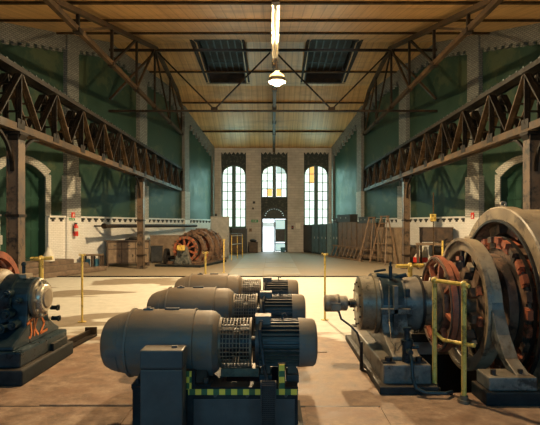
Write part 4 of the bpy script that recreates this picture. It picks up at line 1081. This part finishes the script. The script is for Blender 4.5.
def runner(o):
    MB().box(-.20,-.02,-.012,-.008,.035,.055).prism([(.02,-.010,.015),(.10,-.010,.045),(.02,-.010,.075)], (0,-.004,0)).build('symbol', 'paper', o)
plate('fire_sign', 'small red fire sign above the extinguisher on the left pilaster', 'sign', -1, 18.28, 1.98, .17, .20, 'red_paint', extra=flame)
plate('exit_sign', 'narrow green exit sign on the left pilaster', 'sign', -1, 18.22, 1.87, .30, .09, 'green_sign', extra=runner)
plate('fire_sign', 'small red fire sign on the right wall pilaster beyond the great ring', 'sign', 1, 18.3, 1.93, .17, .24, 'red_paint', extra=flame)
# far wall small things
def wplate(name, label, cat, u, v, w, h, mat):
    x = (u-273)/480*30.1; z = 1.7+(225-v)/480*30.1
    o = thing(name, label, cat, (x, 30.10, z-h/2)); MB().box(-w/2, w/2, -.03, .02, 0, h).build('case', mat, o, bevel=.005); return o
o = wplate('exit_sign', 'green exit sign on the far wall left of the door', 'sign', 254.7, 221, .42, .17, 'green_sign')
MB().box(-.15, .02, -.034, -.03, .07, .10).prism([(.04,-.031,.04),(.14,-.031,.085),(.04,-.031,.13)], (0,-.003,0)).build('symbol', 'paper', o)
o = wplate('notice_sheet', 'small paper notice on the far wall right of the door', 'notice', 298, 226, .30, .34, 'paper'); 
o = wplate('switch_box', 'dark switch box on the far wall right of the door', 'switch', 292.5, 227.5, .14, .24, 'tin_black'); MB().box(-.02,.02,-.05,-.03,.1,.16).build('lever', 'red_paint', o)
o = wplate('switch_box', 'brass coloured switch box on the far wall below the exit sign', 'switch', 250.5, 230, .18, .20, 'wood_brown'); MB().box(-.02,.02,-.05,-.03,.08,.14).build('lever', 'tin_black', o)
o = wplate('wall_lamp', 'small dark wall lamp high on the far wall left of the door', 'lamp', 254, 202.5, .16, .14, 'tin_black'); MB().box(-.05,.05,-.08,-.03,.0,.08).build('shade', 'tin_black', o)
o = wplate('junction_box', 'upper small junction box on the far wall beside the left bay', 'junction box', 253, 208.5, .12, .12, 'tin_black'); MB().box(-.03,.03,-.05,-.03,.03,.09).build('cover', 'wood_dark', o)

# grey sheet cabinet far left
cab('steel_cabinet', 'tall pale grey steel cabinet at the far left behind the generator', 'cabinet', (-2.75, 24.9, 0), radians(4), .95, .6, 2.10, 1, 'cabinet_grey', .04, .01)
o = thing('small_jar', 'small dark jar on top of the tall grey cabinet', 'jar', (-2.95, 24.9, 2.145)); MB().cyl((0,0,0),(0,0,.12), .06, n=12).cyl((0,0,.12),(0,0,.15), .035, n=12).build('jar', 'tin_black', o, smooth=True)
cab('switch_cabinet', 'dark switch cabinet beneath the left far window', 'cabinet', (-2.05, 29.5, 0), 0, .9, .6, 1.45, 2, 'tin_black', .05, .02)
cab('shelf_rack', 'dark wooden rack right of the tall grey cabinet by the far window', 'rack', (-2.20, 28.3, 0), 0, .7, .5, 1.15, 3, 'wood_dark', .08, .02)
o = cab('tool_box', 'small dark box on the floor left of the far door', 'box', (-1.22, 29.3, 0), radians(8), .55, .4, .62, 1, 'wood_dark', .03, .01)
o = thing('rag_heap', 'small dark heap on the box left of the far door', 'scrap', (-1.25, 29.3, .655)); MB().sphere((0,0,.1), .18, 10, 6, .55).sphere((.15,0,.075), .12, 8, 6, .6).build('rags', 'tin_black', o, smooth=True)
o = thing('blue_bucket', 'little blue bucket inside the far door by the right leaf', 'bucket', (.62, 30.0, 0)); MB().lathe((0,0,0),(0,0,1),[(0,1e-4),(0,.12),(.30,.16),(.30,.145),(.02,.11),(.02,1e-4)],16).build('pail','blue_plastic',o,smooth=True)
MB().ring((0,0,.30),(0,1,0),.16,.15,.006,16,0,pi).build('handle','tin_black',o)

# ================================================================== RIGHT SIDE LOCKERS, BOARDS, LADDERS
A_ = Vector((2.25, 29.2, 0)); B_ = Vector((5.75, 19.6, 0))
dirn = (B_-A_).normalized(); RZ = atan2(dirn.y, dirn.x)
def row(dist, off=0): q = A_+dirn*dist+Vector((dirn.y, -dirn.x, 0))*off; return (q.x, q.y, 0)
def face(u):  # distance along row at which a pixel column meets the row line
    k = (u-273)/480; return (k*A_.y-A_.x)/(dirn.x-k*dirn.y)
def unit(name, label, cat, u0, u1, h, doors, mat, depth=.5, group=None, **k):
    a, b = face(u0), face(u1); q = row((a+b)/2, -depth/2)
    return cab(name, label, cat, q, RZ, abs(b-a)-.03, depth, h, doors, mat, group=group, **k)
unit('locker', 'dark teal steel locker farthest back on the right, under the far window', 'locker', 303.5, 311.5, 1.72, 1, 'tin_black', legs=.05)
unit('locker', 'second dark teal steel locker from the far right window', 'locker', 311.8, 319, 1.74, 2, 'locker_teal', legs=.05, handle='paper')
unit('locker', 'third dark teal steel locker from the far right window', 'locker', 319.4, 326.5, 1.76, 2, 'locker_teal', legs=.05, handle='paper')
unit('locker', 'pale fronted teal locker, fourth from the far right window', 'locker', 327, 331.5, 1.80, 1, 'locker_pale', legs=.05)
unit('locker', 'teal locker standing next to the brown lockers', 'locker', 331.8, 338, 1.82, 2, 'locker_teal', legs=.05, handle='paper')
unit('locker', 'tall brown locker bank with vertical doors behind the lying ladder', 'locker', 338.5, 357, 1.86, 4, 'locker_brown', legs=.06)
unit('locker', 'tall brown locker bank right behind the step ladders', 'locker', 357.4, 376, 1.80, 3, 'locker_brown', legs=.06)
unit('wooden_board', 'large brown wooden board standing behind the step ladders', 'board', 377, 402, 1.60, 6, 'wood_brown', depth=.12, plank=True)
def boxon(u0, u1, z0, h, label, depth=.45, mat='tin_black'):
    a, b = face(u0), face(u1); q = row((a+b)/2, -.28)
    o = thing('storage_box', label, 'box', (q[0], q[1], z0), RZ)
    w = abs(b-a); MB().box(-w/2, w/2, -depth/2, depth/2, 0, h).build('body', mat, o, bevel=.01)
    MB().box(-w/2-.01, w/2+.01, -depth/2-.01, depth/2+.01, h, h+.03).build('lid', mat, o)
    for x in (-w*.2, w*.2): MB().box(x-.03, x+.03, -depth/2-.02, -depth/2, h*.5, h*.7).build('latch', 'cabinet_grey', o)
boxon(336, 349, 1.862, .36, 'long black box on top of the tall brown lockers')
boxon(331.8, 335.8, 1.822, .22, 'small black box on top of the teal locker')
boxon(357.5, 367, 1.802, .26, 'black box with two pale latches on the right brown lockers')
boxon(368, 376, 1.802, .16, 'low grey box on the right end of the brown lockers', mat='locker_teal')
# ladder lying on its edge against the lockers
def along(u, off, z): q = row(face(u), off); return Vector((q[0], q[1], z))
Ld = thing('wooden_ladder', 'long wooden ladder lying on its side before the brown lockers', 'ladder', row(face(355), .35), world=True)
MB().bar(along(338,.32,.62), along(373,.32,.60), .05, .07).build('stile', 'ladder_wood', Ld)
MB().bar(along(337.5,.55,.04), along(373,.55,.04), .05, .07).build('stile', 'ladder_wood', Ld)
for k in range(9):
    u = 340+k*3.9; MB().bar(along(u,.32,.60), along(u,.55,.06), .05, .035).build('rung', 'ladder_wood', Ld)
def stepladder(u0, u1, h, label, lean=.0):
    S = thing('step_ladder', label, 'step ladder', row(face((u0+u1)/2), .5), world=True)
    um = (u0+u1)/2; w = abs(face(u1)-face(u0)); 
    c = face(um)
    def pt(dx, off, z): q = row(c+dx, off); return Vector((q[0], q[1], z))
    tw = w*.18
    for sx in (-1, 1):
        MB().bar(pt(sx*w*.5,.75,0), pt(sx*tw,.40,h), .035, .06).build('front_stile', 'ladder_wood', S)
        MB().bar(pt(sx*w*.5,.12,0), pt(sx*tw,.36,h), .03, .05).build('rear_stile', 'ladder_wood', S)
    for k in range(1, 7):
        t = k/7; x = w*.5+(tw-w*.5)*t; MB().bar(pt(-x,.75-.35*t,h*t), pt(x,.75-.35*t,h*t), .07, .03).build('tread', 'ladder_wood', S)
    MB().bar(pt(-tw-.04,.38,h), pt(tw+.04,.38,h), .16, .04).build('top_cap', 'ladder_wood', S)
    return S
stepladder(373, 384.5, 2.05, 'left of the two wooden step ladders before the brown board')
stepladder(384, 400, 2.08, 'right of the two wooden step ladders, nearer the column')
# stuff right of the right column
unit_loc = wl(1, 18.9, 1.2)
cab('wall_cabinet', 'grey-brown steel chest on a bench right of the far right column', 'chest', (6.55, 19.3, 0), radians(-14), 1.25, .5, 1.58, 2, 'wood_dark', legs=1.02, top_over=.02)
b_ = thing('work_bench', 'cluttered timber bench under the steel chest on the right', 'bench', (6.1, 18.55, 0), rz=radians(-14))
MB().box(-.55, .75, -.3, .3, .92, 1.0).build('top', 'wood_brown', b_, bevel=.008)
for x in (-.48, .65):
    for y in (-.24, .24): MB().box(x-.04, x+.04, y-.04, y+.04, 0, .92).build('leg', 'wood_dark', b_)
o = thing('grinding_machine', 'dark bench grinder with wheels left of the great ring, far right', 'grinder', (6.05, 17.2, 0))
MB().prism([(-.35,-.2,0),(.35,-.2,0),(.16,-.2,.62),(-.16,-.2,.62)], (0,.4,0)).build('stand', 'arch_paint', o, bevel=.02)
MB().cyl((-.3,0,.78),(.3,0,.78), .16, n=20).build('motor', 'soot_black', o, smooth=True)
for x in (-.38, .38): MB().cyl((x-.04,0,.78),(x+.04,0,.78), .20, n=24).build('wheel', 'soot_black', o, smooth=True)
MB().tube([(.1,0,.9),(.1,0,1.15),(.2,0,1.2)], .03).build('lamp_arm', 'soot_black', o)
o = thing('red_trolley', 'red and white covered trolley beside the far right column', 'trolley', (6.15, 20.0, 0), rz=radians(20))
MB().box(-.25,.25,-.18,.18,.14,.36).build('tray', 'red_paint', o, bevel=.03)
MB().prism([(-.22,-.19,.36),(.28,-.19,.36),(.24,-.19,.66),(.16,-.19,.82),(-.05,-.19,.55)], (0,.38,0)).build('cover', 'paper', o, bevel=.03)
for x in (-.2,.2):
    for y in (-.2,.2): MB().cyl((x,y-.025,.09),(x,y+.025,.09), .09, n=16).build('wheel', 'black_rubber', o, smooth=True)
o = thing('tarp_heap', 'dark rounded machine under cover right behind the far right column', 'machine', (5.95, 21.2, 0))
MB().sphere((.08,0,.42), .36, 16, 10, .9).sphere((-.2,.05,.35), .30, 16, 10, .9).build('cover', 'wood_dark', o, smooth=True)
MB().box(-.35,.35,-.25,.25,0,.2).build('base', 'tin_black', o)
o = thing('tag_post', 'tall slim pole carrying a yellow box, right of the far column', 'post', (5.18, 15.5, 0))
MB().cyl((0,0,0),(0,0,2.75), .018, n=8).build('pole', 'truss_steel', o, smooth=True)
MB().box(-.12,.06,-.10,-.02,1.82,2.05).build('yellow_box', 'yellow_paint', o, bevel=.01, label='yellow box')
for x, y, n_ in ((5.62,15.9,'left'), (5.95,15.9,'right')):
    o = thing('short_post', n_+' short yellow post behind the great ring machine', 'post', (x, y, 0)); MB().cyl((0,0,0),(0,0,1.18), .035, n=10).build('post', 'yellow_paint', o, smooth=True); MB().cyl((0,0,0),(0,0,.03), .09, n=12).build('foot', 'yellow_paint', o, smooth=True)
# yellow hood at left edge
o = thing('yellow_hood', 'yellow rounded machine hood cut by the left edge of the photo', 'machine', (-4.80, 8.25, 0))
MB().box(-.3,.1,-.2,.2,0,.95).build('stand', 'cabinet_grey', o, bevel=.02)
MB().lathe((-.1,0,.95),(0,0,1),[(0,1e-4),(0,.22),(.12,.24),(.28,.20),(.38,.10),(.40,1e-4)],24).build('hood','yellow_paint',o,smooth=True)
MB().box(-.22,.1,-.1,.1,1.36,1.52).build('top_case','cabinet_grey',o,bevel=.01)

for o in bpy.data.objects:
    if '_w' in o.keys(): del o['_w']
